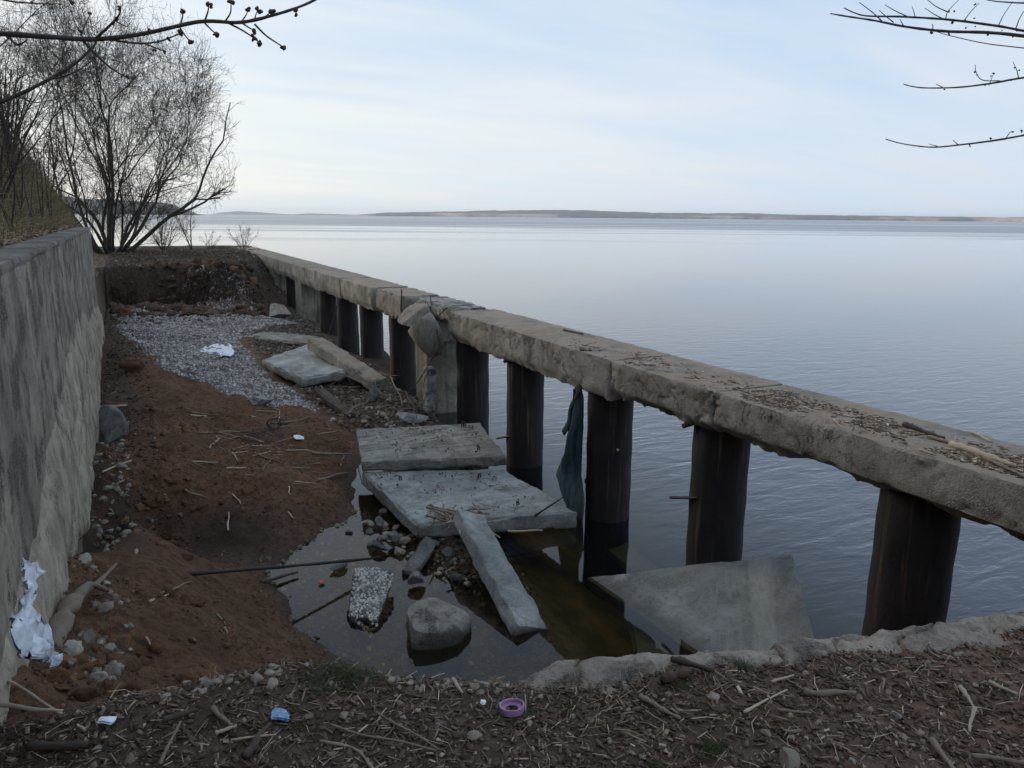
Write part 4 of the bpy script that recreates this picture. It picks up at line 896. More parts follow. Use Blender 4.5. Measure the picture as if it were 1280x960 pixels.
# stick bundle on the slab edge
bundle = []
for i in range(26):
    px, py = R.uniform(535, 605), R.uniform(634, 652); a = R.uniform(-.5, .5)+(1.4 if R.random() < .25 else 0); L = R.uniform(20, 60)
    x1, y1 = px+math.cos(a)*L/2, py+math.sin(a)*L/4+R.uniform(0, 6)
    bundle.append((px-math.cos(a)*L/2, py-math.sin(a)*L/4, x1, y1))
for i, (a, b, c_, d) in enumerate(bundle):
    stick(a, b, c_, d, R.uniform(.33, .42), R.uniform(.31, .42), R.uniform(.008, .018), 'thin driftwood stick caught in the bundle on the slab edge', R.choice([M_wood, M_palewood, M_wood]), seed=200+i, group='stick bundle on the big slab')
stick(600, 660, 625, 672, .36, .2, .012, 'pale stick hanging below the stick bundle', M_palewood, seed=240); stick(635, 664, 678, 663, .17, .15, .018, 'pale stick lying under the right edge of the big slab', M_palewood, seed=241)
# sticks in the rubble near the timber
for i in range(22):
    px, py = R.uniform(420, 520), R.uniform(466, 512); a = R.uniform(-1.2, 1.2); L = R.uniform(12, 45)
    stick(px-math.cos(a)*L/2, py-math.sin(a)*L/2, px+math.cos(a)*L/2, py+math.sin(a)*L/2, .48+R.uniform(-.05, .15), .46+R.uniform(-.05, .15), R.uniform(.007, .014), 'weathered stick in the rubble at the foot of the piles', R.choice([M_wood, M_darkwood, M_wood, M_darkwood]), seed=260+i, bend=.02, group='sticks in the rubble under the beam')

# hanging cloth
def cloth_mesh():
    top = onx(722, 488, 4.86); nu, nv = 26, 46; V = []
    L = [(0, 718, 726), (.1, 717, 725), (.22, 712, 723), (.38, 704, 724), (.52, 697, 727), (.62, 692, 729), (.72, 700, 731), (.82, 708, 731), (.92, 711, 730), (1, 713, 728)]
    for j in range(nv):
        v = j/(nv-1); py = 486+(662-486)*v
        l = np.interp(v, [a[0] for a in L], [a[1] for a in L])+1.2*math.sin(v*31)*(1-v); r_ = np.interp(v, [a[0] for a in L], [a[2] for a in L])
        for i in range(nu):
            u = i/(nu-1); p_ = onx(l+(r_-l)*u, py, 4.84)
            amp = .015+.06*math.sin(math.pi*min(1, v*1.2))
            V.append(p_+np.array([amp*math.sin(u*9+v*2.5)+.03*math.sin(u*4-1), .02*math.sin(v*11+u*3), .0]))
    V = np.array(V); V += .008*np.stack([fbm(V+3*i, 9, 3, 5+i) for i in range(3)], -1)
    idx = np.arange(nu*nv).reshape(nv, nu); F = np.stack([idx[:-1, :-1], idx[:-1, 1:], idx[1:, 1:], idx[1:, :-1]], -1).reshape(-1, 4)
    n = len(V); V2 = V+np.array([.006, .002, 0]); F = np.concatenate([F, F[:, ::-1]+n]); return np.concatenate([V, V2]), F
V, F = cloth_mesh(); e = empty('hanging_cloth', onx(722, 488, 4.86), 'ragged dark teal cloth hanging from the beam beside a pile', 'cloth')
obj('sheet', mesh('sheet', V, F, M_cloth, smooth=True), e)
V, F = tube(curve([onx(722, 482, 4.86), onx(723, 490, 4.84), onx(719, 500, 4.84)], 8), [.035, .05, .03, .035, .03, .03, .02, .02], 8, .5); obj('knot', mesh('knot', V, F, M_darkwood, smooth=True), e)
V, F = tube(curve([onx(718, 500, 4.84), onx(712, 512, 4.82), onx(711, 530, 4.82), onx(704, 540, 4.82)], 14), np.linspace(.02, .05, 14), 7, .7, 3, flat=.4); obj('torn_strip', mesh('torn_strip', V, F, M_cloth, smooth=True), e)

# plastic litter
def crumple(outline, fz, name, mat, label, cat, n=34, amp=.02, seed=0):
    # outline: list of (px_left, px_right, py); fz gives the point
    V = []; rows = len(outline)
    ys_ = [o[2] for o in outline]; m = n
    for j in range(m):
        py = ys_[0]+(ys_[-1]-ys_[0])*j/(m-1); l = np.interp(py, ys_, [o[0] for o in outline]); r_ = np.interp(py, ys_, [o[1] for o in outline])
        for i in range(14): V.append(fz(l+(r_-l)*i/13, py))
    V = np.array(V); jig = np.stack([fbm(V+5*i, 14, 4, seed+i, .65) for i in range(3)], -1); V = V+amp*2.2*jig
    idx = np.arange(m*14).reshape(m, 14); F = np.stack([idx[:-1, :-1], idx[:-1, 1:], idx[1:, 1:], idx[1:, :-1]], -1).reshape(-1, 4)
    k = len(V); V2 = V+.004; F = np.concatenate([F, F[:, ::-1]+k])
    return obj(name, mesh(name, np.concatenate([V, V2]), F, mat, smooth=True), label=label, cat=cat)
crumple([(32, 40, 703), (30, 42, 712), (36, 43, 728), (30, 41, 745), (27, 38, 760), (20, 52, 775), (18, 60, 790), (22, 62, 805), (24, 70, 818), (48, 74, 829)], lambda x, y: onx(x, y, -.43+.004*(y-703)/12), 'plastic_bag', M_bag, 'torn white plastic bag hanging on the driftwood against the left wall', 'plastic bag', amp=.022, seed=3)
crumple([(275, 285, 429), (258, 290, 433), (248, 292, 438), (262, 292, 443), (270, 288, 446)], lambda x, y: at(x, y, .68), 'plastic_bag', M_bag, 'crumpled pale blue plastic bag lying on the grey gravel', 'plastic bag', 16, .035, 5)
crumple([(368, 374, 544), (366, 379, 546), (370, 380, 549)], lambda x, y: at(x, y, gz(x, y)+.03), 'plastic_scrap', M_bag, 'small white plastic scrap beside the wire coil', 'plastic scrap', 10, .006, 6)
Hf = lambda px, py: float(hfg(*[np.array([v]) for v in at(px, py, 2.1)[:2]])[0])
crumple([(342, 352, 885), (340, 360, 890), (341, 363, 896), (350, 362, 900)], lambda x, y: at(x, y, Hf(350, 892)+.022), 'wrapper', M_blue, 'crumpled blue and white wrapper in the litter below the red mound', 'wrapper', 12, .012, 7)
crumple([(124, 142, 899), (121, 143, 903), (122, 138, 907)], lambda x, y: at(x, y, Hf(132, 903)+.02), 'wrapper', M_bag, 'small white and blue wrapper in the litter at the left', 'wrapper', 10, .008, 8)
crumple([(601, 606, 878), (600, 607, 880), (602, 606, 882)], lambda x, y: at(x, y, Hf(604, 880)+.02), 'paper_scrap', M_bag, 'tiny white paper scrap left of the purple ring', 'paper scrap', 8, .006, 9)
c = at(640, 876, 2.13); c[2] = Hf(640, 878)+.022; n = 40; th = np.linspace(0, 2*math.pi, n, endpoint=False)
prof = [(.040, -.012), (.047, -.012), (.050, .012), (.049, .016), (.046, .017), (.043, .014), (.0425, .002), (.034, .0), (.026, .0), (.0255, -.004), (.036, -.006)]
V = np.concatenate([np.stack([c[0]+r_*np.cos(th), c[1]+r_*np.sin(th), np.full(n, c[2]+z)], -1) for r_, z in prof]); k = len(prof)
idx = np.arange(k*n).reshape(k, n); idn = np.roll(idx, -1, 0); F = np.stack([idx, np.roll(idx, -1, 1), np.roll(idn, -1, 1), idn], -1).reshape(-1, 4)
V[:, 2] += (V[:, 1]-c[1])*-.12; V = c+(V-c)*.88
obj('plastic_ring', mesh('plastic_ring', V, F, M_lid, sharp=40), label='purple plastic lid ring lying in the litter near the pool edge', cat='lid')
V, F = rock((.035, .03, .02), 2, 9); obj('orange_float', mesh('orange_float', V+at(402, 728, .02), F, M_orange, smooth=True), label='small orange plastic lump floating in the shallow pool', cat='plastic lump')

# ------------------------------------------------------------------ concrete edge of the near ground
ex = np.linspace(1.15, 4.8, 420); n = len(ex)
def edge():
    prof0 = [(-.26, -.03), (-.20, .03), (-.12, .05), (-.03, .045), (.02, .02), (.045, -.05), (.05, -.3), (.03, -2.4)]; tt = np.concatenate([np.linspace(0, 5, 34), [5.5, 6, 7]]); prof = [(float(np.interp(q, range(8), [a[0] for a in prof0])), float(np.interp(q, range(8), [a[1] for a in prof0]))) for q in tt]; V = []
    for x in ex:
        wob = .05*float(fbm(np.array([[x, 0, 0]]), 2.2, 4, 15)[0]); t0 = min(1, (x-1.15)/.25)
        hgt = 2.045+.035*float(fbm(np.array([[x, 3, 0]]), 1.5, 3, 16)[0])-(1-t0)*.06
        for dy, dz in prof: V.append((x, float(np.interp(x, LX, LY))+.07+wob+dy*(.55+.45*t0), hgt+dz))
    V = np.array(V); k = len(prof); V += .034*np.stack([fbm(V+9*i, 6, 6, 19+i, .72) for i in range(3)], -1); cr = np.abs(fbm(V, 4, 4, 29)); V[:, 2] -= .03*np.clip(1-cr*14, 0, 1)*(V[:, 2] > 1.9)
    idx = np.arange(n*k).reshape(n, k); F = np.stack([idx[:-1, :-1], idx[1:, :-1], idx[1:, 1:], idx[:-1, 1:]], -1).reshape(-1, 4)
    return V, F
prev = edge
def edge_dense():
    V, F = edge(); return V, F
V, F = edge_dense()
obj('concrete_edge', mesh('concrete_edge', V, F, M_edge, sharp=32), label='rough pale concrete edge along the water side of the littered ground', cat='concrete edge')

# ------------------------------------------------------------------ near litter
def fgpos(n, x0=-.6, x1=4.4, back=1.2, front=.1, bias=1.0):
    X = RNG.uniform(x0, x1, n); d = RNG.uniform(0, 1, n)**bias; Y = lip(X)+front-d*(back+front); Z = hfg(X, Y)
    return np.stack([X, Y, Z], -1)
parts = []
p_ = fgpos(17000); dn = fbm(p_*[1, 1, 0], 3.2, 4, 66, .6); p_ = p_[RNG.uniform(-.55, .45, len(p_))+np.clip(p_[:, 0]-1.7, 0, 1)*.22 < dn]; p_[:, 2] += .004; sz = np.stack([RNG.lognormal(-4.3, .55, len(p_)), RNG.uniform(.0012, .0035, len(p_)), RNG.uniform(.0008, .002, len(p_))], -1); sz[:, 0] = np.clip(sz[:, 0], .004, .04)
V, F = scatter(BOXV, BOXF, p_, sz, tilt=.25); tn = np.clip(RNG.normal(.42, .24, len(p_)), 0, 1); parts.append((V, F, np.repeat(tn, 8)))
p_ = fgpos(5000); p_[:, 2] += .005; sz = np.stack([RNG.uniform(.006, .02, len(p_)), RNG.uniform(.003, .010, len(p_)), RNG.uniform(.0008, .002, len(p_))], -1)
V, F = scatter(BOXV, BOXF, p_, sz, tilt=.35); tn = np.clip(RNG.normal(.38, .18, len(p_)), 0, 1); parts.append((V, F, np.repeat(tn, 8)))
V, F, T = cat_mesh(parts); obj('bark_litter', mesh('bark_litter', V, F, M_litter, tone=T), label='bark chips, leaf scraps and twig bits covering the near ground', cat='litter', kind='stuff')
# thin bent stalks
p_ = fgpos(1500); a = RNG.uniform(0, 6.28, len(p_)); L = RNG.uniform(.03, .11, len(p_)); d = np.stack([np.cos(a), np.sin(a), RNG.uniform(-.05, .25, len(p_))], -1)
m_ = p_+d*L[:, None]*.5+[0, 0, .006]; a2 = a+RNG.normal(0, .4, len(p_)); q_ = m_+np.stack([np.cos(a2), np.sin(a2), RNG.uniform(-.15, .15, len(p_))], -1)*L[:, None]*.5
r0 = RNG.uniform(.0008, .0022, len(p_)); V, F = prisms(np.concatenate([p_, m_]), np.concatenate([m_, q_]), np.r_[r0, r0], np.r_[r0, r0*.7], 4)
obj('dry_stalks', mesh('dry_stalks', V, F, M_litter, tone=np.repeat(np.clip(RNG.normal(.75, .2, len(p_)*2), 0, 1), 8)), label='thin dry stalks strewn over the near ground', cat='litter', kind='stuff')
T, TF = rock((1, .8, .5), 1, 5, 8, .2)
p_ = fgpos(12000); s_ = RNG.lognormal(-5.35, .6, len(p_)); s_ = np.clip(s_, .0018, .013); sz = s_[:, None]*RNG.uniform(.6, 1.2, (len(p_), 3))
V, F = scatter(T, TF, p_, sz, tilt=.8); tn = np.clip(RNG.normal(.4, .22, len(p_)), 0, 1)
obj('small_stones', mesh('small_stones', V, F, M_pebble, tone=np.repeat(tn, len(T))), label='small stones and grit mixed in the near litter', cat='gravel', kind='stuff')
# stones one by one
smesh = []
for k in range(9):
    V, F = rock((1, .78, .6), 2, 300+k, 9, .10, (.5, .85)); smesh.append(mesh('stone_shape', V, F, M_stone, sharp=30))
def put_stone(x, y, s, label, i, group, sink=.25, name='stone'):
    z = float(hfg(np.array([x]), np.array([y]))[0])
    return obj(name, smesh[i % 9], loc=(x, y, z+s*.35-s*sink), rot=(R.uniform(-.4, .4), R.uniform(-.4, .4), R.uniform(0, 6.28)), scale=(s, s, s), label=label, cat='stone', group=group)
named = [(594, 919, .030, 'roundish pale grey stone below the purple ring'), (322, 857, .030, 'rounded grey stone on the heap beside the red mound'), (341, 862, .028, 'broken pinkish grey stone on the heap right of a rounded one'), (232, 846, .022, 'upright grey stone topping the rubble heap below the red mound'),
         (162, 942, .024, 'flat oval grey stone in the litter at lower left'), (430, 895, .022, 'grey angular stone in the litter left of the purple ring'), (326, 941, .012, 'small tan round pebble in the litter at lower left'), (892, 872, .028, 'pale angular stone just below the concrete edge'),
         (957, 918, .022, 'smooth oval tan stone in the right litter'), (985, 955, .05, 'large reddish flat stone at the bottom edge'), (836, 866, .018, 'pale pinkish stone beneath the dark bent wood'), (1060, 838, .016, 'small white stone by the concrete edge'), (1120, 892, .026, 'tan stone among wood chips at the right'), (1090, 780, .01, 'tiny stone on the concrete edge')]
for i, (px, py, s, lb) in enumerate(named):
    q = at(px, py, 2.1); put_stone(q[0], q[1], s, lb, i, None, .1)
kinds = ['rough grey stone lying loose in the near bark litter', 'small stone on the reddish soil at the right of the near ground', 'grey rubble stone in the heap at the edge of the red mound']
cnt = 0
while cnt < 170:
    u = R.random()
    if u < .3: x = R.uniform(-.05, 1.05); y = float(np.interp(x, LX, LY))-R.uniform(-.04, .14); s = R.uniform(.010, .024); k = 2
    else:
        x = R.uniform(-.5, 3.4); y = float(np.interp(x, LX, LY))-R.uniform(.0, .75); s = R.uniform(.008, .018); k = 1 if x > 1.9 else 0
    put_stone(x, y, s, kinds[k], cnt+R.randint(0, 8), ['loose stones in the near litter', 'stones on the reddish near soil', 'rubble heap stones'][k]); cnt += 1
# sticks one by one on the near ground
kmesh = []
for k in range(8):
    rg = np.random.default_rng(500+k); P = curve([(-1, 0, 0), (-.35, rg.normal(0, .09), rg.normal(0, .03)), (.35, rg.normal(0, .09), rg.normal(0, .03)), (1, 0, 0)], 12)
    for mt in (M_wood, M_palewood, M_darkwood):
        V, F = tube(P, np.linspace(.075, .045, 12)*(1+.15*rg.normal(size=12)), 7, .4, k); kmesh.append(mesh('twig_shape', V, F, mt, smooth=True))
for i in range(150):
    x = R.uniform(-.55, 3.4); y = float(np.interp(x, LX, LY))-R.uniform(-.05, .8); z = float(hfg(np.array([x]), np.array([y]))[0]); L = R.uniform(.018, .055); kk = R.choice([0, 0, 2, 1, 2])
    obj('twig', kmesh[(i % 8)*3+kk], loc=(x, y, z+.010), rot=(0, R.uniform(-.12, .12), R.uniform(0, 6.28)), scale=(L, L*.5, L*.5), label=['grey twig lying in the near litter', 'pale peeled twig lying in the near litter', 'dark wet twig lying in the near litter'][kk], cat='twig', group=['grey twigs in the near litter', 'pale peeled twigs in the near litter', 'dark twigs in the near litter'][kk])
def gstick(x0, y0, x1, y1, r_, label, mat=M_wood, lift=.012, lift2=None, **kw):
    return stick(x0, y0, x1, y1, Hf(x0, y0)+lift, Hf(x1, y1)+(lift2 if lift2 is not None else lift), r_, label, mat, **kw)
gstick(-20, 840, 106, 912, .008, 'long pale reed slanting down into the litter at far left', M_palewood, .10, .015, bend=.01, seed=1)
gstick(-20, 879, 78, 888, .010, 'thick pale forked reed lying across the far left', M_palewood, .05, .03, bend=.02, seed=2)
gstick(34, 932, 110, 930, .014, 'short dark squared wood lying at lower left', M_darkwood, .02, bend=.01, seed=3, taper=.95)
gstick(204, 900, 248, 887, .011, 'dark rotten stick end beside the small heap', M_darkwood, .02, bend=.02, seed=4)
gstick(266, 885, 290, 908, .010, 'grey weathered stick sloping off the small heap', M_wood, .02, bend=.02, seed=5)
gstick(200, 955, 226, 902, .006, 'long grey twig running up from the bottom edge', M_wood, .02, bend=.02, seed=6)
gstick(289, 925, 345, 918, .004, 'straight pale twig in the litter at left centre', M_palewood, .02, bend=.01, seed=7)
gstick(270, 916, 296, 907, .007, 'short split pale wood chip at left centre', M_palewood, .02, bend=.01, seed=8)
gstick(305, 945, 338, 905, .014, 'dark rotten bark piece at left centre', M_darkwood, .015, bend=.02, seed=9)
gstick(412, 905, 545, 938, .004, 'long thin brown twig crossing the litter centre', M_wood, .025, bend=.02, seed=10)
gstick(470, 890, 546, 935, .004, 'straight brown twig slanting right at the centre', M_wood, .03, bend=.01, seed=11)
gstick(400, 926, 520, 970, .006, 'olive brown stem curving along the bottom centre', M_wood, .02, bend=.05, seed=12)
gstick(566, 848, 578, 866, .008, 'short bright peeled stick by the pool edge', M_palewood, .025, .015, bend=.02, seed=13)
gstick(800, 870, 850, 898, .010, 'grey branch lying right of the purple ring', M_wood, .02, bend=.03, seed=14)
gstick(840, 824, 892, 838, .016, 'dark curved bark lying on the concrete edge', M_darkwood, .05, .03, bend=.03, seed=15)
gstick(828, 850, 862, 838, .020, 'rust brown rotten wood against the concrete edge', M_iron, .03, bend=.02, seed=16)
gstick(1004, 864, 1070, 866, .012, 'smooth grey stick lying level on the right slope', M_wood, .02, bend=.03, seed=17)
gstick(930, 890, 984, 862, .005, 'thin pale twig pointing up to the grey stick', M_palewood, .02, bend=.02, seed=18)
gstick(964, 852, 992, 844, .005, 'forked pale twig below the concrete edge', M_palewood, .02, bend=.02, seed=19)
gstick(972, 887, 1014, 891, .005, 'straight grey twig in the right litter', M_wood, .02, bend=.01, seed=20)
gstick(1200, 858, 1218, 885, .008, 'upper arm of a bent bleached stick at far right', M_palewood, .03, bend=.02, seed=21)
gstick(1218, 885, 1212, 915, .008, 'lower arm of a bent bleached stick at far right', M_palewood, .03, .015, bend=.02, seed=22)
gstick(1236, 852, 1272, 868, .008, 'split orange tan wood strip at far right', M_palewood, .02, bend=.01, seed=23)
gstick(1165, 925, 1195, 965, .012, 'thick grey branch end at lower right', M_wood, .02, bend=.04, seed=24)
gstick(1215, 945, 1290, 955, .008, 'grey twig at the lower right corner', M_wood, .02, bend=.03, seed=25)

# green tufts
def tuft(px, py, n, h, label, spread=.06, mat=M_green, name='grass_tuft', z=None):
    q = at(px, py, 2.1); zz_ = Hf(px, py) if z is None else z
    a = RNG.uniform(0, 6.28, n); rr_ = RNG.uniform(0, spread, n); P0 = np.stack([q[0]+rr_*np.cos(a), q[1]+rr_*np.sin(a)*.7, np.full(n, zz_)], -1)
    P0[:, 2] = hfg(P0[:, 0], P0[:, 1])
    b = RNG.uniform(0, 6.28, n); L = RNG.uniform(.4, 1, n)*h; P1 = P0+np.stack([np.cos(b)*L*.5, np.sin(b)*L*.5, L*.6], -1); P2 = P1+np.stack([np.cos(b)*L*.6, np.sin(b)*L*.6, -L*.15], -1)
    r_ = np.full(n, .0011); V, F = prisms(np.concatenate([P0, P1]), np.concatenate([P1, P2]), np.r_[r_, r_*.8], np.r_[r_*.8, r_*.2], 3)
    obj(name, mesh(name, V, F, mat, tone=np.repeat(RNG.uniform(0, 1, 2*n), 6)), label=label, cat='grass')
tuft(430, 848, 420, .06, 'matted olive grass tuft at the pool edge', .16, M_green); tuft(655, 888, 130, .025, 'low green tuft under the purple ring', .07)
tuft(928, 832, 90, .05, 'small dark green weed on the concrete edge', .035); tuft(850, 855, 110, .03, 'green moss tuft by the dark curved bark', .05)
tuft(890, 935, 200, .035, 'sparse green tuft in the right litter at the bottom', .07); tuft(820, 955, 120, .03, 'bright green tuft at the bottom centre', .04); tuft(715, 875, 60, .02, 'tiny green sprig right of the purple ring', .04)

# ------------------------------------------------------------------ gravel and pebbles on the beach
n = 66000; X = RNG.uniform(-.6, 4.9, n); Y = 12.5+(RNG.uniform(0, 1, n)**1.0)*15; g = gravel_mask(X, Y); k = g > RNG.uniform(.25, .95, n); X, Y = X[k], Y[k]
Z = hbeach(X, Y); k = Z > .03; X, Y, Z = X[k], Y[k], Z[k]; s_ = np.clip(RNG.lognormal(-3.95, .35, len(X)), .009, .045); T, TF = ICO[0]
V, F = scatter(T, TF, np.stack([X, Y, Z], -1), s_[:, None]*RNG.uniform(.6, 1.25, (len(X), 3)), tilt=.8)
obj('beach_gravel', mesh('beach_gravel', V, F, M_gravel, tone=np.repeat(np.clip(RNG.normal(.45, .25, len(X)), 0, 1), 12)), label='grey white crushed gravel spread over the beach behind the red soil', cat='gravel', kind='stuff')
def humus_at(X, Y): return np.clip((X-np.interp(Y, [9, 11, 14, 20, 24, 28], [3.5, 3.2, 2.8, 2.3, 3.6, 2.8]))*2.5, 0, 1)
def pebstuff(name, label, n, x0, x1, y0, y1, smin, smax, mat, tm=.4, cond=None, zmin=-.4):
    X = RNG.uniform(x0, x1, n); Y = RNG.uniform(y0, y1, n); Z = hbeach(X, Y); k = Z > zmin
    if cond is not None: k &= cond(X, Y, Z)
    X, Y, Z = X[k], Y[k], Z[k]; s_ = np.exp(RNG.uniform(math.log(smin), math.log(smax), len(X))); T, TF = rock((1, .85, .65), 1, 8, 6, .1)
    V, F = scatter(T, TF, np.stack([X, Y, Z], -1), s_[:, None]*RNG.uniform(.7, 1.2, (len(X), 3)), tilt=.5)
    obj(name, mesh(name, V, F, mat, tone=np.repeat(np.clip(RNG.normal(tm, .22, len(X)), 0, 1), len(T))), label=label, cat='gravel', kind='stuff')
pebstuff('rubble_stones', 'mixed grey rubble and pebbles at the foot of the piles', 9000, 2.2, 5.0, 10.8, 26, .013, .06, ramp3('rubble_tone', [(0, (.04, .032, .025)), (.6, (.15, .125, .10)), (1, (.36, .33, .29))], .95), .45, lambda X, Y, Z: (gravel_mask(X, Y) < .5)&(humus_at(X, Y) > .4))
pebstuff('wall_foot_rubble', 'dark stones and earth lumps along the foot of the left wall', 1900, -.6, .15, 8.5, 27, .010, .042, ramp3('earth_lumps', [(0, (.03, .022, .017)), (.6, (.10, .075, .055)), (1, (.22, .19, .16))], .95), .35)
pebstuff('pool_pebbles', 'pebbles on the bottom of the shallow pool', 4500, 1.0, 4.6, 3.4, 9.5, .012, .045, ramp3('pool_pebble', [(0, (.05, .04, .02)), (.5, (.15, .12, .065)), (1, (.34, .30, .20))], .8), .4, lambda X, Y, Z: (Z < .02)&(Z > -.5))
pebstuff('soil_crumbs', 'crumbs and little stones scattered on the red soil', 16000, -.6, 2.9, 3.2, 14, .004, .020, ramp3('soil_crumb', [(0, (.045, .024, .013)), (.75, (.165, .088, .043)), (1, (.30, .22, .15))], .95), .38, lambda X, Y, Z: (Z > .03)&(fbm(xy3(X, Y), 1.6, 3, 88) > -.12+.25*np.clip(X, 0, 2)*0))
def clods(name, label, n, x0, x1, y0, y1, smin, smax, mat, tm, cond=None):
    X = RNG.uniform(x0, x1, n); Y = RNG.uniform(y0, y1, n); k = fbm(xy3(X, Y), 1.1, 4, 97) > RNG.uniform(-.35, .35, n); X, Y = X[k], Y[k]; Z = hbeach(X, Y); k = (Z > .05)
    if cond is not None: k &= cond(X, Y)
    X, Y, Z = X[k], Y[k], Z[k]; n = len(X); ps = []
    for q in range(4):
        T, TF = rock((1, .85, .6), 2, 620+q, 5, .45, (.6, .95)); i = np.arange(n) % 4 == q; m = int(i.sum()); s_ = np.exp(RNG.uniform(math.log(smin), math.log(smax), m)); V, F = scatter(T, TF, np.stack([X[i], Y[i], Z[i]], -1), s_[:, None]*RNG.uniform(.7, 1.3, (m, 3)), tilt=.5)
        ps.append((V, F, np.repeat(np.clip(RNG.normal(tm, .2, m), 0, 1), len(T))))
    V, F, T_ = cat_mesh(ps); obj(name, mesh(name, V, F, mat, smooth=True, tone=T_), label=label, cat='earth', kind='stuff')
M_clod = ramp3('soil_clod', [(0, (.05, .026, .014)), (.6, (.125, .066, .033)), (1, (.20, .12, .07))], .97, 1.0, 25, .02, .6)
clods('soil_clods', 'lumpy red brown clods broken from the mounds', 900, -.62, 1.2, 3.4, 13, .015, .075, M_clod, .45)
clods('bank_clods', 'earth lumps fallen from the terrace bank', 1200, -.6, 4.2, 24.2, 28.5, .05, .22, ramp3('bank_clod', [(0, (.03, .02, .014)), (.6, (.09, .058, .038)), (1, (.21, .12, .07))], .97, 1.0, 12, .03, .6), .4)
clods('mortar_rubble', 'pale mortar crumbs fallen from the broken foot of the left wall', 500, -.62, -.2, 4.2, 13, .012, .06, ramp3('mortar_tone', [(0, (.10, .09, .07)), (.6, (.24, .215, .175)), (1, (.40, .37, .31))], .95, .8, 40, .01, .3), .5)
pebstuff('bank_stones', 'stones and root clods littering the terrace bank', 4200, -.6, 5.4, 22.5, 38, .025, .085, ramp3('bank_stone', [(0, (.03, .023, .018)), (.6, (.09, .07, .055)), (1, (.30, .27, .235))], .95), .4, lambda X, Y, Z: Z > .8)
pebstuff('shoal_stones', 'dark wet stones heaped under the front edge of the big slab', 1500, 2.5, 3.9, 6.0, 8.6, .015, .05, ramp3('shoal_tone', [(0, (.03, .025, .018)), (.6, (.11, .09, .065)), (1, (.28, .25, .21))], .6), .35, lambda X, Y, Z: Z > -.1)
for i in range(34):
    px, py = R.uniform(500, 625), R.uniform(668, 740); z = gz(px, py); s = R.uniform(.025, .07); q = at(px, py, max(z, -.05)+s*.3)
    obj('shoal_stone', smesh[i % 9], loc=q, rot=(R.uniform(-.5, .5), R.uniform(-.5, .5), R.uniform(0, 6)), scale=(s, s, s), label='small dark stone on the shoal before the big slab', cat='stone', group='stones on the shoal by the big slab')
for i in range(22):
    v = R.random(); px, py = 458+v*55+R.uniform(-14, 8), 640+v*52+R.uniform(-10, 12); s = R.uniform(.03, .085); q = at(px, py, R.uniform(-.01, .05))
    obj('edge_stone', smesh[i % 9], loc=q, rot=(R.uniform(-.5, .5), R.uniform(-.5, .5), R.uniform(0, 6)), scale=(s, s, s*.8), label='wet stone packed along the left edge of the big slab', cat='stone', group='stones along the left slab edge')
for i in range(46):
    px, py = R.uniform(425, 545), R.uniform(485, 532); z = gz(px, py); s = R.uniform(.03, .075); q = at(px, py, z+s*.3)
    obj('rubble_stone', smesh[i % 9], loc=q, rot=(R.uniform(-.5, .5), R.uniform(-.5, .5), R.uniform(0, 6)), scale=(s, s, s), label='loose grey stone in the rubble at the foot of the piles', cat='stone', group='rubble stones under the beam')
# litter on beam top
n = 4200; Y = np.concatenate([RNG.uniform(2.2, 5.4, 3500), RNG.uniform(5.4, 9, 700)]); X = 4.92+RNG.beta(1.2, 2.0, n)*.62+np.clip((4.2-Y)*.04, 0, .1); k = RNG.uniform(0, 1, n) < np.clip(.4+1.9*fbm(xy3(X, Y), 2.0, 3, 99)+.5*(Y < 4.2), .03, 1); X, Y = X[k], Y[k]; n = len(X)
sz = np.stack([RNG.lognormal(-4.0, .5, n).clip(.006, .06), RNG.uniform(.0015, .009, n), RNG.uniform(.001, .003, n)], -1); V, F = scatter(BOXV, BOXF, np.stack([X, Y, np.full(n, 2.153)], -1), sz, tilt=.12)
obj('beam_litter', mesh('beam_litter', V, F, M_litter, tone=np.repeat(np.clip(RNG.normal(.55, .25, n), 0, 1), 8)), label='dry bark scraps and reed bits littering the top of the pier beam', cat='litter', kind='stuff')
for i, (a, b, c_, d, r_, lb, mt) in enumerate([(1188, 555, 1268, 582, .030, 'long split pale driftwood board on the pier beam top', M_palewood), (1130, 530, 1180, 548, .02, 'dark bark strip on the pier beam behind the pale board', M_darkwood), (1215, 540, 1240, 552, .012, 'short curled pale chip on the pier beam', M_palewood), (1042, 524, 1056, 536, .007, 'thin white forked twig at the inner rim of the beam', M_palewood), (1004, 508, 1016, 513, .010, 'small bright chip on the pier beam top', M_palewood), (1150, 562, 1170, 569, .012, 'pale chip near the inner rim of the beam', M_palewood), (704, 412, 729, 417.5, .016, 'dark board end lying on the outer rim of the beam', M_darkwood), (725, 437, 740, 438, .012, 'dark scrap on the beam top above the cloth', M_darkwood), (1160, 545, 1215, 560, .016, 'brown bark piece beside the pale board on the beam', M_wood), (1230, 572, 1290, 600, .014, 'brown stick along the inner rim at the right frame edge', M_wood)]):
    stick(a, b, c_, d, 2.165, 2.165, r_, lb, mt, bend=.02, seed=700+i, name='driftwood_piece', cat='driftwood')
for i in range(40):
    x = 4.93+R.random()**1.5*.5; y = R.uniform(2.4, 5.2) if i < 30 else R.uniform(5.4, 7.0); L = R.uniform(.03, .08)
    obj('reed_bit', kmesh[(i % 8)*3+R.choice([0, 1, 1])], loc=(x, y, 2.165), rot=(0, R.uniform(-.1, .1), R.uniform(0, 6)), scale=(L, L*.6, L*.6), label='broken reed bit lying on the top of the pier beam', cat='reed', group='reed bits on the pier beam')

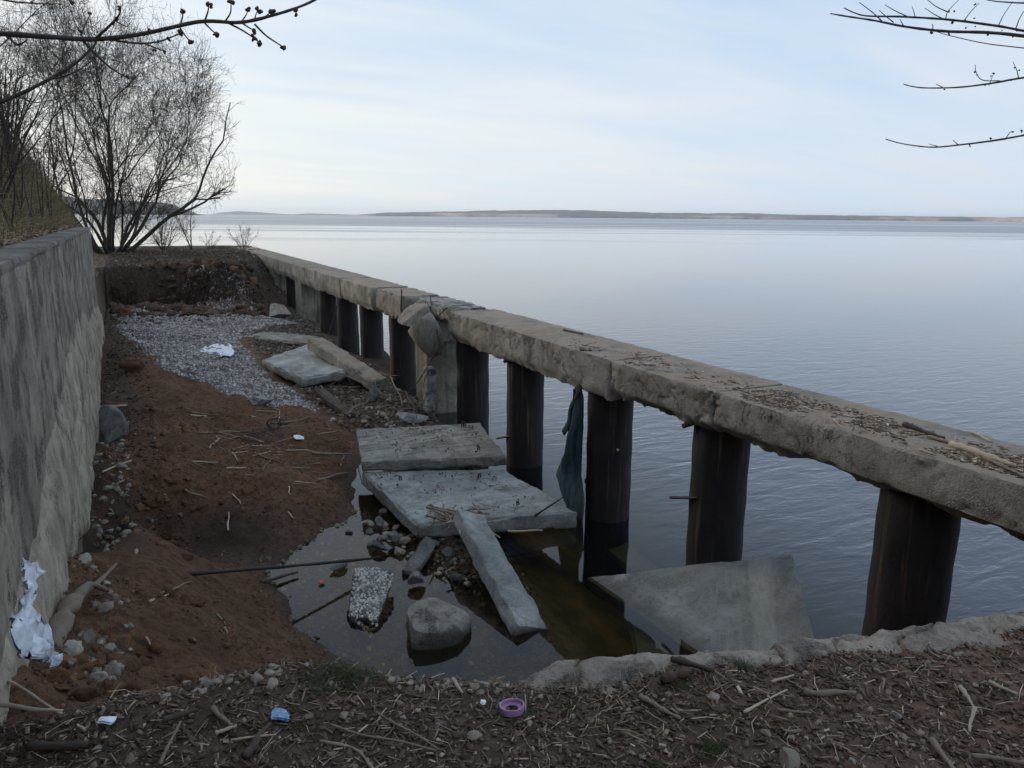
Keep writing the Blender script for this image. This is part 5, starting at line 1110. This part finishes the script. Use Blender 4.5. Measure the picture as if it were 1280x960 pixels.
# ------------------------------------------------------------------ plants
def grow(base, stems, L, r0, spread, rg, up=.25, l1=14, l2=5, l3=3, dirfn=None, tw=.004, wide=1.0, low=2):
    big = []; tP0, tP1, tR0, tR1 = [], [], [], []
    def seg(a, b, ra, rb): tP0.append(a); tP1.append(b); tR0.append(ra); tR1.append(rb)
    def twig(p, d, L_, r_, lev):
        n = 4 if lev < 2 else 3; q = p; pts = [p]
        for k in range(n):
            d = d+rg.normal(0, .13, 3)+np.array([0, 0, up*.22]); d /= np.linalg.norm(d); q2 = q+d*L_/n; seg(q, q2, r_*(1-k/n*.6), r_*(1-(k+1)/n*.6)); q = q2; pts.append((q, d.copy()))
        if lev < 2:
            m = l2 if lev == 0 else l3
            for k in range(m):
                i = rg.integers(1, n+1); pp, dd = pts[i]; s = rg.normal(size=3); s -= s@dd*dd; s /= np.linalg.norm(s); nd = dd*.75+s*.65; nd /= np.linalg.norm(nd)
                twig(pp, nd, L_*rg.uniform(.35, .65), r_*.5, lev+1)
    for s_i in range(stems):
        if dirfn: d = np.array(dirfn(s_i)); 
        else:
            az_ = 2*math.pi*(s_i*.618+rg.uniform(0, .1)); t = spread*((s_i+.5)/stems)**(.9 if wide > 1 else .75); d = np.array([math.sin(t)*math.cos(az_), math.sin(t)*math.sin(az_), math.cos(t)])
        o0 = d.copy()
        if wide > 1: d = np.array([math.sin(t*.55)*math.cos(az_), math.sin(t*.55)*math.sin(az_), math.cos(t*.55)])
        p = np.array(base)+np.array([d[0], d[1], 0])*r0*2.5; Ls = L*rg.uniform(.85, 1.05)/math.sqrt((math.sin(t)*wide)**2+math.cos(t)**2) if not dirfn else L; n = 12; pts = [p]; ds = [d]
        for k in range(n):
            d = d+rg.normal(0, .055, 3)+(np.array([o0[0], o0[1], 0])*.13 if (wide > 1 and k < 6) else 0)+np.array([d[0]*.02, d[1]*.02, up*(.07 if k > 4 or wide == 1 else 0)]); d /= np.linalg.norm(d); p = p+d*Ls/n; pts.append(p); ds.append(d)
        rads = r0*rg.uniform(.6, 1)*(1-np.linspace(0, .93, n+1)**.8)+tw*.6
        big.append((np.array(pts), rads))
        for k in range(l1):
            i = int(rg.integers(low, n+1)); dd = ds[i]; s = rg.normal(size=3); s -= s@dd*dd; s /= np.linalg.norm(s); nd = dd*.8+s*.6+np.array([d[0], d[1], 0])*.15; nd /= np.linalg.norm(nd)
            twig(pts[i], nd, Ls*rg.uniform(.18, .38)*(1.15-i/n*.55), max(rads[i]*.55, tw*1.4), 0)
    return big, np.array(tP0), np.array(tP1), np.array(tR0), np.array(tR1)
def plant(name, base, label, cat, stems, L, r0, spread, seed, buds=0, group=None, mat=M_bark, tmat=M_twig, tw=.004, **kw):
    rg = np.random.default_rng(seed); big, a, b, ra, rb = grow(base, stems, L, r0, spread, rg, tw=tw, **kw)
    e = empty(name, base, label, cat, group)
    for pts, rads in big:
        V, F = tube(pts, rads, 7, .12, seed); obj('stem', mesh('stem', V, F, mat, smooth=True), e)
    ra = np.maximum(ra, tw*.5); rb = np.maximum(rb, tw*.35)
    V, F = prisms(a, b, ra, rb, 3)
    if buds:
        k = rg.integers(0, len(a), buds); f = rg.uniform(0, 1, (buds, 1)); p0 = a[k]*(1-f)+b[k]*f; d = (b[k]-a[k]); d /= np.linalg.norm(d, axis=1)[:, None]; d = d+rg.normal(0, .5, d.shape); d /= np.linalg.norm(d, axis=1)[:, None]
        m_ = p0+d*.035; z_ = np.full(buds, .002); w__ = np.full(buds, .009)
        V2, F2 = prisms(np.concatenate([p0, m_]), np.concatenate([m_, m_+d*.035]), np.r_[z_, w__], np.r_[w__, z_], 3); F = np.concatenate([F, F2+len(V)]); V = np.concatenate([V, V2])
    obj('twigs', mesh('twigs', V, F, tmat), e, kind='stuff'); return e
def big_tree(base, label, seed=5):
    rg = np.random.default_rng(seed); base = np.array(base, float); cen = base+np.array([-.1, 0, 6.2]); ra_ = np.array([5.9, 5.0, 7.6])
    inside = lambda p, k=1.0: (((p-cen)/ra_)**2).sum() < k
    limbs = []; A_, B_, RA, RB = [], [], [], []
    def unit(v): return v/np.linalg.norm(v)
    def twig(p, d, L_, r_, lev):
        n = 4; pts = []
        for k in range(n):
            d = unit(d+rg.normal(0, .15, 3)+np.array([0, 0, .05])); q = p+d*L_/n
            if not inside(q, 1.0+rg.uniform(-.14, .1)): break
            A_.append(p); B_.append(q); RA.append(max(r_*(1-k/n*.6), .0045)); RB.append(max(r_*(1-(k+1)/n*.6), .003)); p = q; pts.append((q, d))
        if lev < 2 and pts:
            for _ in range((5, 4)[lev]):
                q, dd = pts[rg.integers(0, len(pts))]; s_ = rg.normal(size=3); s_ -= s_@dd*dd; twig(q, unit(dd*.75+unit(s_)*.62), L_*rg.uniform(.4, .7), r_*.55, lev+1)
    def limb(p, d, L_, r_, lev):
        n = 6; pts = [p]; ds = [d]; rs = [r_]
        for k in range(n):
            out = np.array([p[0]-base[0], p[1]-base[1], 0])*.012
            d = unit(d+rg.normal(0, .09, 3)+out+np.array([0, 0, .035])); p = p+d*L_/n
            if (lev > 1 or (lev == 1 and k > 1)) and not inside(p, .9): break
            pts.append(p); ds.append(d); rs.append(r_*(1-.38*(k+1)/n))
        if len(pts) < 3: return
        limbs.append((np.array(pts), np.array(rs)))
        for _ in range((5, 6, 4, 3)[lev]):
            i = rg.integers(1, len(pts)); dd = ds[i]; s_ = rg.normal(size=3); s_ -= s_@dd*dd
            twig(pts[i], unit(dd*.8+unit(s_)*.65), rg.uniform(.9, 2.3), min(.015, rs[i]*.5), 0)
        if lev < 3:
            for j in range(2 if rg.random() < .55 else 3):
                s_ = rg.normal(size=3); s_ -= s_@d*d; i = len(pts)-1 if j < 2 else max(1, len(pts)-3)
                limb(pts[i], unit(ds[i]+unit(s_)*rg.uniform(.25, .55)), L_*rg.uniform(.68, .92), rs[i]*rg.uniform(.6, .85), lev+1)
    m = 17
    for k in range(m):
        az_ = k*2.4+rg.uniform(-.3, .3); t = .08+1.0*(k/(m-1))**1.0+rg.uniform(-.06, .06); d = np.array([math.sin(t)*math.cos(az_), math.sin(t)*math.sin(az_), math.cos(t)])
        limb(base+np.array([math.cos(az_), math.sin(az_), 0])*rg.uniform(.08, .62), d, rg.uniform(2.6, 4.0), rg.uniform(.055, .105), 0)
    e = empty('bare_tree', tuple(base), label, 'tree')
    limbs.sort(key=lambda q: -q[1][0])
    for pts, rs in limbs[:120]:
        V, F = tube(pts, rs, 6, .12, seed); obj('limb', mesh('limb', V, F, M_bark, smooth=True), e)
    V1, F1 = prisms(np.concatenate([q[0][:-1] for q in limbs[120:]]), np.concatenate([q[0][1:] for q in limbs[120:]]), np.concatenate([q[1][:-1] for q in limbs[120:]]), np.concatenate([q[1][1:] for q in limbs[120:]]), 3)
    a, b = np.array(A_), np.array(B_); V, F = prisms(a, b, np.array(RA), np.array(RB), 3); print('tree segs', len(a))
    buds = 20000; k = rg.integers(0, len(a), buds); f = rg.uniform(0, 1, (buds, 1)); p0 = a[k]*(1-f)+b[k]*f; d = (b[k]-a[k]); d /= np.linalg.norm(d, axis=1)[:, None]; d = d+rg.normal(0, .5, d.shape); d /= np.linalg.norm(d, axis=1)[:, None]
    m_ = p0+d*.035; z_ = np.full(buds, .002); w__ = np.full(buds, .008); V2, F2 = prisms(np.concatenate([p0, m_]), np.concatenate([m_, m_+d*.035]), np.r_[z_, w__], np.r_[w__, z_], 3)
    V, F, _ = cat_mesh([(V, F, np.zeros(len(V))), (V1, F1, np.zeros(len(V1))), (V2, F2, np.zeros(len(V2)))])
    obj('twigs', mesh('twigs', V, F, M_twig), e, kind='stuff')
tb_ = at(140, 312, 2.1)
big_tree((tb_[0], min(tb_[1], 37.5), 1.95), 'large many stemmed bare tree with fine budding twigs at the end of the left wall')
q = at(226, 305, 2.1); plant('sapling', (q[0], 39.5, 2.0), 'thin bare sapling right of the big tree on the terrace edge', 'sapling', 3, 2.6, .035, .35, 8, l1=12, l2=4, l3=2, tw=.007)
q = at(196, 305, 2.1); plant('shrub', (q[0], 39.5, 2.0), 'low bare shrub between the big tree and the thin sapling', 'shrub', 12, 2.0, .02, .9, 9, l1=8, l2=4, l3=2, tw=.006)
q = at(283, 306, 2.1); plant('shrub', (q[0], 38.5, 2.05), 'small wispy shrub at the far end of the pier beam', 'shrub', 10, 1.2, .012, .7, 10, l1=6, l2=3, l3=2, tw=.005)
q = at(250, 306, 2.1); plant('shrub', (q[0], 40, 2.0), 'low sparse shrub between the sapling and the far beam end', 'shrub', 7, 1.0, .012, 1.0, 11, l1=6, l2=3, l3=1, tw=.005)
bush = [(-1.5, 12.5, 1.7), (-2.3, 14.5, 2.4), (-1.7, 16, 2.0), (-2.6, 17.5, 2.8), (-1.9, 18.5, 2.2), (-3.2, 19.5, 3.2), (-2.3, 20.5, 2.6), (-3.6, 16, 3.0), (-2.8, 21.5, 3.0), (-1.5, 20.5, 1.8), (-4.3, 20, 3.6), (-3.3, 13.5, 2.6), (-2.4, 11, 2.0), (-4.6, 17, 3.4), (-1.35, 22, 1.6), (-3.9, 22, 3.4), (-5.4, 21, 3.8)]
for i, (x, y, h) in enumerate([q for q in bush if q[2] < 3.3 and q[:2] != (-2.4, 11)]):
    z = float(hhill(np.array([x]), np.array([y]))[0]); plant('hillside_bush', (x, y, z-.05), 'low dark leafless bush close above the left wall' if h < 2.1 else 'middle sized leafless bush on the steep slope above the left wall' if h < 2.95 else 'tall dark leafless bush high on the slope at the left frame edge', 'bush', 9, h, .022, .6, 40+i, l1=7, l2=4, l3=2, tw=.005, group='leafless bushes on the slope')
# dead saplings standing near the wall top
for i, (px, h, y) in enumerate([(15, 1.1, 10), (45, .9, 12), (62, 1.1, 13.5), (75, 1.2, 15), (30, 1.6, 13)]):
    x = ony(px, 290, y)[0]; x = min(x, -1.1); z = float(hhill(np.array([x]), np.array([float(y)]))[0])
    plant('dead_stalk', (x, y, z), 'thin bare stalk rising from the dry grass above the wall', 'stalk', 2, h, .012, .15, 80+i, l1=3, l2=2, l3=0, tw=.004, group='stalks above the wall')
# dry grass on the slope
n = 26000; Y = 5+RNG.uniform(0, 1, n)**1.1*19; X = -.98-RNG.beta(1, 2.6, n)*3.2; dn = fbm(xy3(X, Y), 1.2, 3, 55); k = RNG.uniform(-.6, .5, n) < dn; X, Y = X[k], Y[k]; n = len(X)
P0 = np.stack([X, Y, hhill(X, Y)], -1); h_ = RNG.uniform(.08, .36, n)*np.clip(.35+(-X-.98)*1.5, .25, 1); a = RNG.uniform(0, 6.28, n)
P1 = P0+np.stack([np.cos(a)*h_*.25+.3*h_*.2, np.sin(a)*h_*.25, h_*.7], -1); P2 = P1+np.stack([np.cos(a)*h_*.45+.15*h_, np.sin(a)*h_*.45, h_*.05*RNG.normal(size=n)], -1)
r_ = np.full(n, .0035); V, F = prisms(np.concatenate([P0, P1]), np.concatenate([P1, P2]), np.r_[r_, r_*.8], np.r_[r_*.8, r_*.3], 3)
obj('dry_grass', mesh('dry_grass', V, F, M_grass, tone=np.repeat(np.r_[tn_ := RNG.uniform(0, 1, n), tn_], 6)), label='dry straw coloured grass on the slope above the left wall', cat='grass', kind='stuff')
n = 14000; X = -.93-RNG.beta(1, 1.8, n)*2.4; Y = RNG.uniform(4, 23, n); P0 = np.stack([X, Y, hhill(X, Y)+.012], -1); sz = np.stack([RNG.uniform(.015, .05, n), RNG.uniform(.008, .03, n), RNG.uniform(.001, .004, n)], -1)
V, F = scatter(BOXV, BOXF, P0, sz, tilt=.45); obj('leaf_litter', mesh('leaf_litter', V, F, ramp3('dead_leaves', [(0, (.06, .038, .022)), (.5, (.17, .115, .07)), (1, (.33, .25, .16))]), tone=np.repeat(RNG.uniform(0, 1, n), 8)), label='dead leaves matted along the top of the left wall', cat='leaves', kind='stuff')
# hanging roots on the bank
n = 2600; X = RNG.uniform(-.6, 3.6, n); Y = lipY(X)-bankW(X)*RNG.uniform(.1, .75, n)-.05; P0 = np.stack([X, Y, hbeach(X, Y)+.08], -1); d = np.stack([RNG.normal(0, .12, n), RNG.uniform(-.25, 0, n), RNG.uniform(-.45, .05, n)], -1); P1 = P0+d
r_ = RNG.uniform(.006, .018, n); V, F = prisms(P0, P1, r_, r_*.5, 3); obj('bank_roots', mesh('bank_roots', V, F, M_roots, tone=np.repeat(RNG.uniform(0, 1, n), 6)), label='dark roots hanging from the eroded bank below the terrace', cat='roots', kind='stuff')
n = 5000; X = RNG.uniform(-3, 4.6, n); Y = np.where(X > -.7, lipY(X)-.3, 28)+RNG.uniform(0, 1, n)**1.2*13; Y = np.minimum(Y, 41); P0 = np.stack([X, Y, np.where(X > -.72, hbeach(np.maximum(X, -.7), Y), 2.07)], -1); a = RNG.uniform(0, 6.28, n); h_ = RNG.uniform(.04, .16, n)
P1 = P0+np.stack([np.cos(a)*h_*.8, np.sin(a)*h_*.8, h_*.6], -1); r_ = np.full(n, .005); V, F = prisms(P0, P1, r_, r_*.4, 3); obj('terrace_stubble', mesh('terrace_stubble', V, F, M_grass, tone=np.repeat(RNG.uniform(-.4, .5, n), 6)), label='short dead stubble on the terrace behind the bank', cat='grass', kind='stuff')
# clod at the gravel's left edge
for k, (px, py, s) in enumerate([(166, 458, .22), (155, 392, .25)]):
    z = gz(px, py); V, F = rock((s, s*.8, s*.7), 3, 120+k, 5, .35); obj('earth_clod', mesh('earth_clod', V+at(px, py, z+.05), F, simple('clod_soil'+'_dark'*k, (.07, .036, .024), (.15, .08, .052), 20, .95, 1.0, .02), smooth=True), label=['root tangled red brown earth clod at the left edge of the gravel', 'dark earth clod below the terrace bank by the wall'][k], cat='clod')
# far cross beam
V, F = block(box8(-7, 4.8, 41.3, 41.9, 1.6, 2.21), res=.15, rough=.02, chip=.05, seed=201); obj('edge_beam', mesh('edge_beam', V, F, M_beam), label='dark concrete edge beam closing the far side of the terrace', cat='beam')

# ------------------------------------------------------------------ overhanging branches
def obranch(label, main, D, r_, subs, buds, seed, name='overhanging_branch'):
    e = empty(name, along(*main[0], D), label, 'branch'); rg = np.random.default_rng(seed)
    pp = lambda q, dd=0: along(q[0], q[1], D+dd)
    m = 5*len(main); P = curve([pp(q) for q in main], m); V, F = tube(P, np.interp(np.linspace(0, 1, m), [0, 1], [r_, r_*.35])*(1+.06*rg.normal(size=m)), 8, .15, seed); obj('limb', mesh('limb', V, F, M_branch, smooth=True), e)
    for s in subs:
        rs = s[0]; dd = rg.uniform(-.12, .12); pts = [pp(q, dd*k/max(1, len(s)-2)) for k, q in enumerate(s[1:])]; V, F = tube(curve(pts, 4*len(pts)), np.linspace(rs, rs*.5, 4*len(pts)), 6, .1, seed); obj('side_twig', mesh('side_twig', V, F, M_branch, smooth=True), e)
    for q in buds:
        c = pp(q[:2]); s = q[2]
        pr = []
        for j in range(5 if s > .007 else 2):
            V, F = rock((s*.55, s*.55, s*.8), 1, seed+j, 3, .1); V = V@rotm(rg.uniform(0, 3), rg.uniform(0, 3), 0).T+c+rg.normal(0, s*.36, 3); pr.append((V, F))
        V, F = join(pr); obj('bud', mesh('bud', V, F, M_bud, smooth=True), e)
bl = [(229, 14), (261, 6), (289, 3), (310, 12), (322, 13), (339, 15), (239, 53), (271, 43), (318, 38), (319, 48), (325, 54), (356, 60), (205, 64), (192, 63), (225, 42), (185, 37), (212, 48), (198, 52), (150, 10), (112, 19), (101, 40), (90, 3), (370, 14), (161, 98), (148, 22), (141, 30)]
obranch('large budding branch crossing the top left of the sky', [(-160, 38), (-60, 40), (0, 42), (60, 46), (120, 49), (180, 42), (250, 27), (300, 28), (345, 18), (385, 4), (420, -16)], 2.1, .0088,
        [(.0028, (225, 32), (228, 22), (229, 14)), (.0028, (256, 26), (260, 14), (261, 6)), (.0026, (282, 26), (288, 16), (289, 3)), (.0022, (302, 27), (308, 18), (310, 12)), (.0022, (318, 25), (320, 18), (322, 13)), (.0022, (330, 22), (335, 18), (339, 15)),
         (.0026, (225, 35), (232, 45), (239, 53)), (.0026, (256, 29), (264, 37), (271, 43)), (.003, (284, 28), (303, 38), (318, 48), (325, 54)), (.0026, (303, 29), (312, 35), (318, 38)), (.003, (318, 30), (332, 44), (345, 53), (356, 60)),
         (.0035, (135, 49), (170, 54), (198, 52), (225, 42)), (.0025, (180, 54), (195, 60), (205, 64)), (.004, (103, 50), (120, 68), (140, 86), (161, 98)), (.004, (118, 50), (135, 34), (148, 20), (151, 8)), (.002, (144, 26), (158, 33), (163, 28)), (.0028, (101, 44), (108, 28), (113, 18)), (.0035, (10, 46), (22, 56), (34, 50))],
        [(a, b, .0085 if a > 220 else .007) for a, b in bl], 5)
obranch('thin dark branch sloping up behind the large budding branch at left', [(-80, 160), (0, 128), (45, 108), (90, 82), (115, 60), (122, 48)], 2.4, .0075, [(.003, (60, 100), (90, 92), (118, 74)), (.0028, (20, 120), (45, 128), (70, 124))], [(118, 74, .006), (70, 124, .006)], 6)
obranch('short twig tip hanging at the top left corner', [(-60, -30), (0, -2), (40, 4), (75, 5)], 2.3, .004, [(.002, (60, -20), (78, -6), (90, 4))], [(90, 3, .008), (40, 4, .005), (74, 5, .005)], 7)
def rbuds(path, n, s, jit=4, x0=0):
    rg = np.random.default_rng(int(path[0][0])); out = []
    for _ in range(n): 
        x = rg.uniform(max(x0, path[-1][0]), path[0][0]) ; xs_ = [q[0] for q in path][::-1]; ys_ = [q[1] for q in path][::-1]; out.append((x, float(np.interp(x, xs_, ys_))+rg.normal(0, jit), s*rg.uniform(.7, 1.2)))
    return out
pA = [(1420, 58), (1300, 47), (1240, 41), (1180, 39), (1130, 33), (1095, 26), (1062, 21), (1038, 17)]
pB = [(1420, 48), (1300, 41), (1250, 33), (1190, 25), (1130, 21), (1085, 20), (1068, 16), (1055, 10)]
obranch('lower of the two long twigs reaching in at the upper right', pA, 2.6, .0062, [(.0022, (1102, 26), (1090, 15), (1074, 3)), (.002, (1117, 28), (1107, 20), (1099, 13)), (.0022, (1300, 62), (1270, 59), (1230, 54), (1185, 44), (1172, 40)), (.002, (1130, 33), (1127, 28), (1125, 24)), (.0018, (1166, 38), (1166, 32), (1165, 30))], rbuds(pA, 14, .0055, 2.5, 1160), 8)
obranch('upper of the two long twigs reaching in at the upper right', pB, 2.7, .0052, [(.002, (1135, 21), (1120, 14), (1106, 6)), (.0018, (1144, 21), (1142, 14), (1140, 8)), (.002, (1182, 24), (1185, 14), (1198, 0)), (.002, (1185, 15), (1170, 8), (1156, -3)), (.002, (1204, 27), (1214, 14), (1224, 4)), (.002, (1248, 32), (1255, 18), (1266, 2)), (.0018, (1180, 24), (1168, 18), (1156, 10)), (.002, (1270, 35), (1276, 20), (1285, 8))], rbuds(pB, 30, .0055, 4, 1185)+[(1186, 15, .005), (1192, 15, .005), (1219, 5, .005)], 9)
obranch('short twig cutting the top right corner', [(1420, 14), (1300, 5), (1262, 3), (1235, 0), (1215, -8)], 2.6, .0035, [], [], 10)
pC = [(1420, 80), (1330, 92), (1280, 97), (1240, 104), (1200, 109), (1160, 110), (1140, 108), (1129, 105)]
obranch('middle twig with clustered buds reaching in from the right', pC, 2.6, .0042, [(.0018, (1250, 101), (1228, 100), (1220, 90), (1219, 81)), (.0018, (1273, 97), (1271, 88), (1266, 77)), (.0015, (1178, 109), (1172, 106), (1170, 105)), (.0015, (1236, 107), (1240, 97), (1242, 92))], rbuds(pC, 10, .0045, 1.5, 1155)+[(1219, 90, .005), (1221, 94, .004), (1242, 92, .005), (1239, 95, .004), (1268, 84, .005), (1274, 88, .004)], 11)
pD = [(1420, 138), (1330, 158), (1280, 169), (1240, 176), (1200, 181), (1165, 184), (1130, 180), (1107, 174)]
obranch('lowest bare twig reaching in from the right above the lake', pD, 2.6, .0042, [(.0015, (1198, 181), (1193, 177), (1191, 175)), (.0015, (1172, 183), (1165, 181), (1161, 180)), (.0018, (1258, 172), (1262, 166), (1266, 164))], rbuds(pD, 9, .0045, 1.5, 1190)+[(1239, 173, .005), (1266, 165, .005), (1277, 164, .005)], 12)

# ------------------------------------------------------------------ haze over the lake
V, F = boxgrid(1, 1, 1); V = V*np.array([16500, 16500, 50.0])+np.array([0, 0, 45.2])
mz = bpy.data.materials.new('haze'); mz.use_nodes = True; tz = NT(mz.node_tree)
vol = tz('ShaderNodeVolumePrincipled', {'Color': (0.93, 0.95, 0.99, 1), 'Density': 0.000065, 'Anisotropy': 0.2})
oz = tz('ShaderNodeOutputMaterial'); tz.t.links.new(vol.outputs[0], oz.inputs['Volume'])
obj('haze', mesh('haze', V, F, mz), kind='stuff', label='thin bluish haze over the lake', cat='haze')
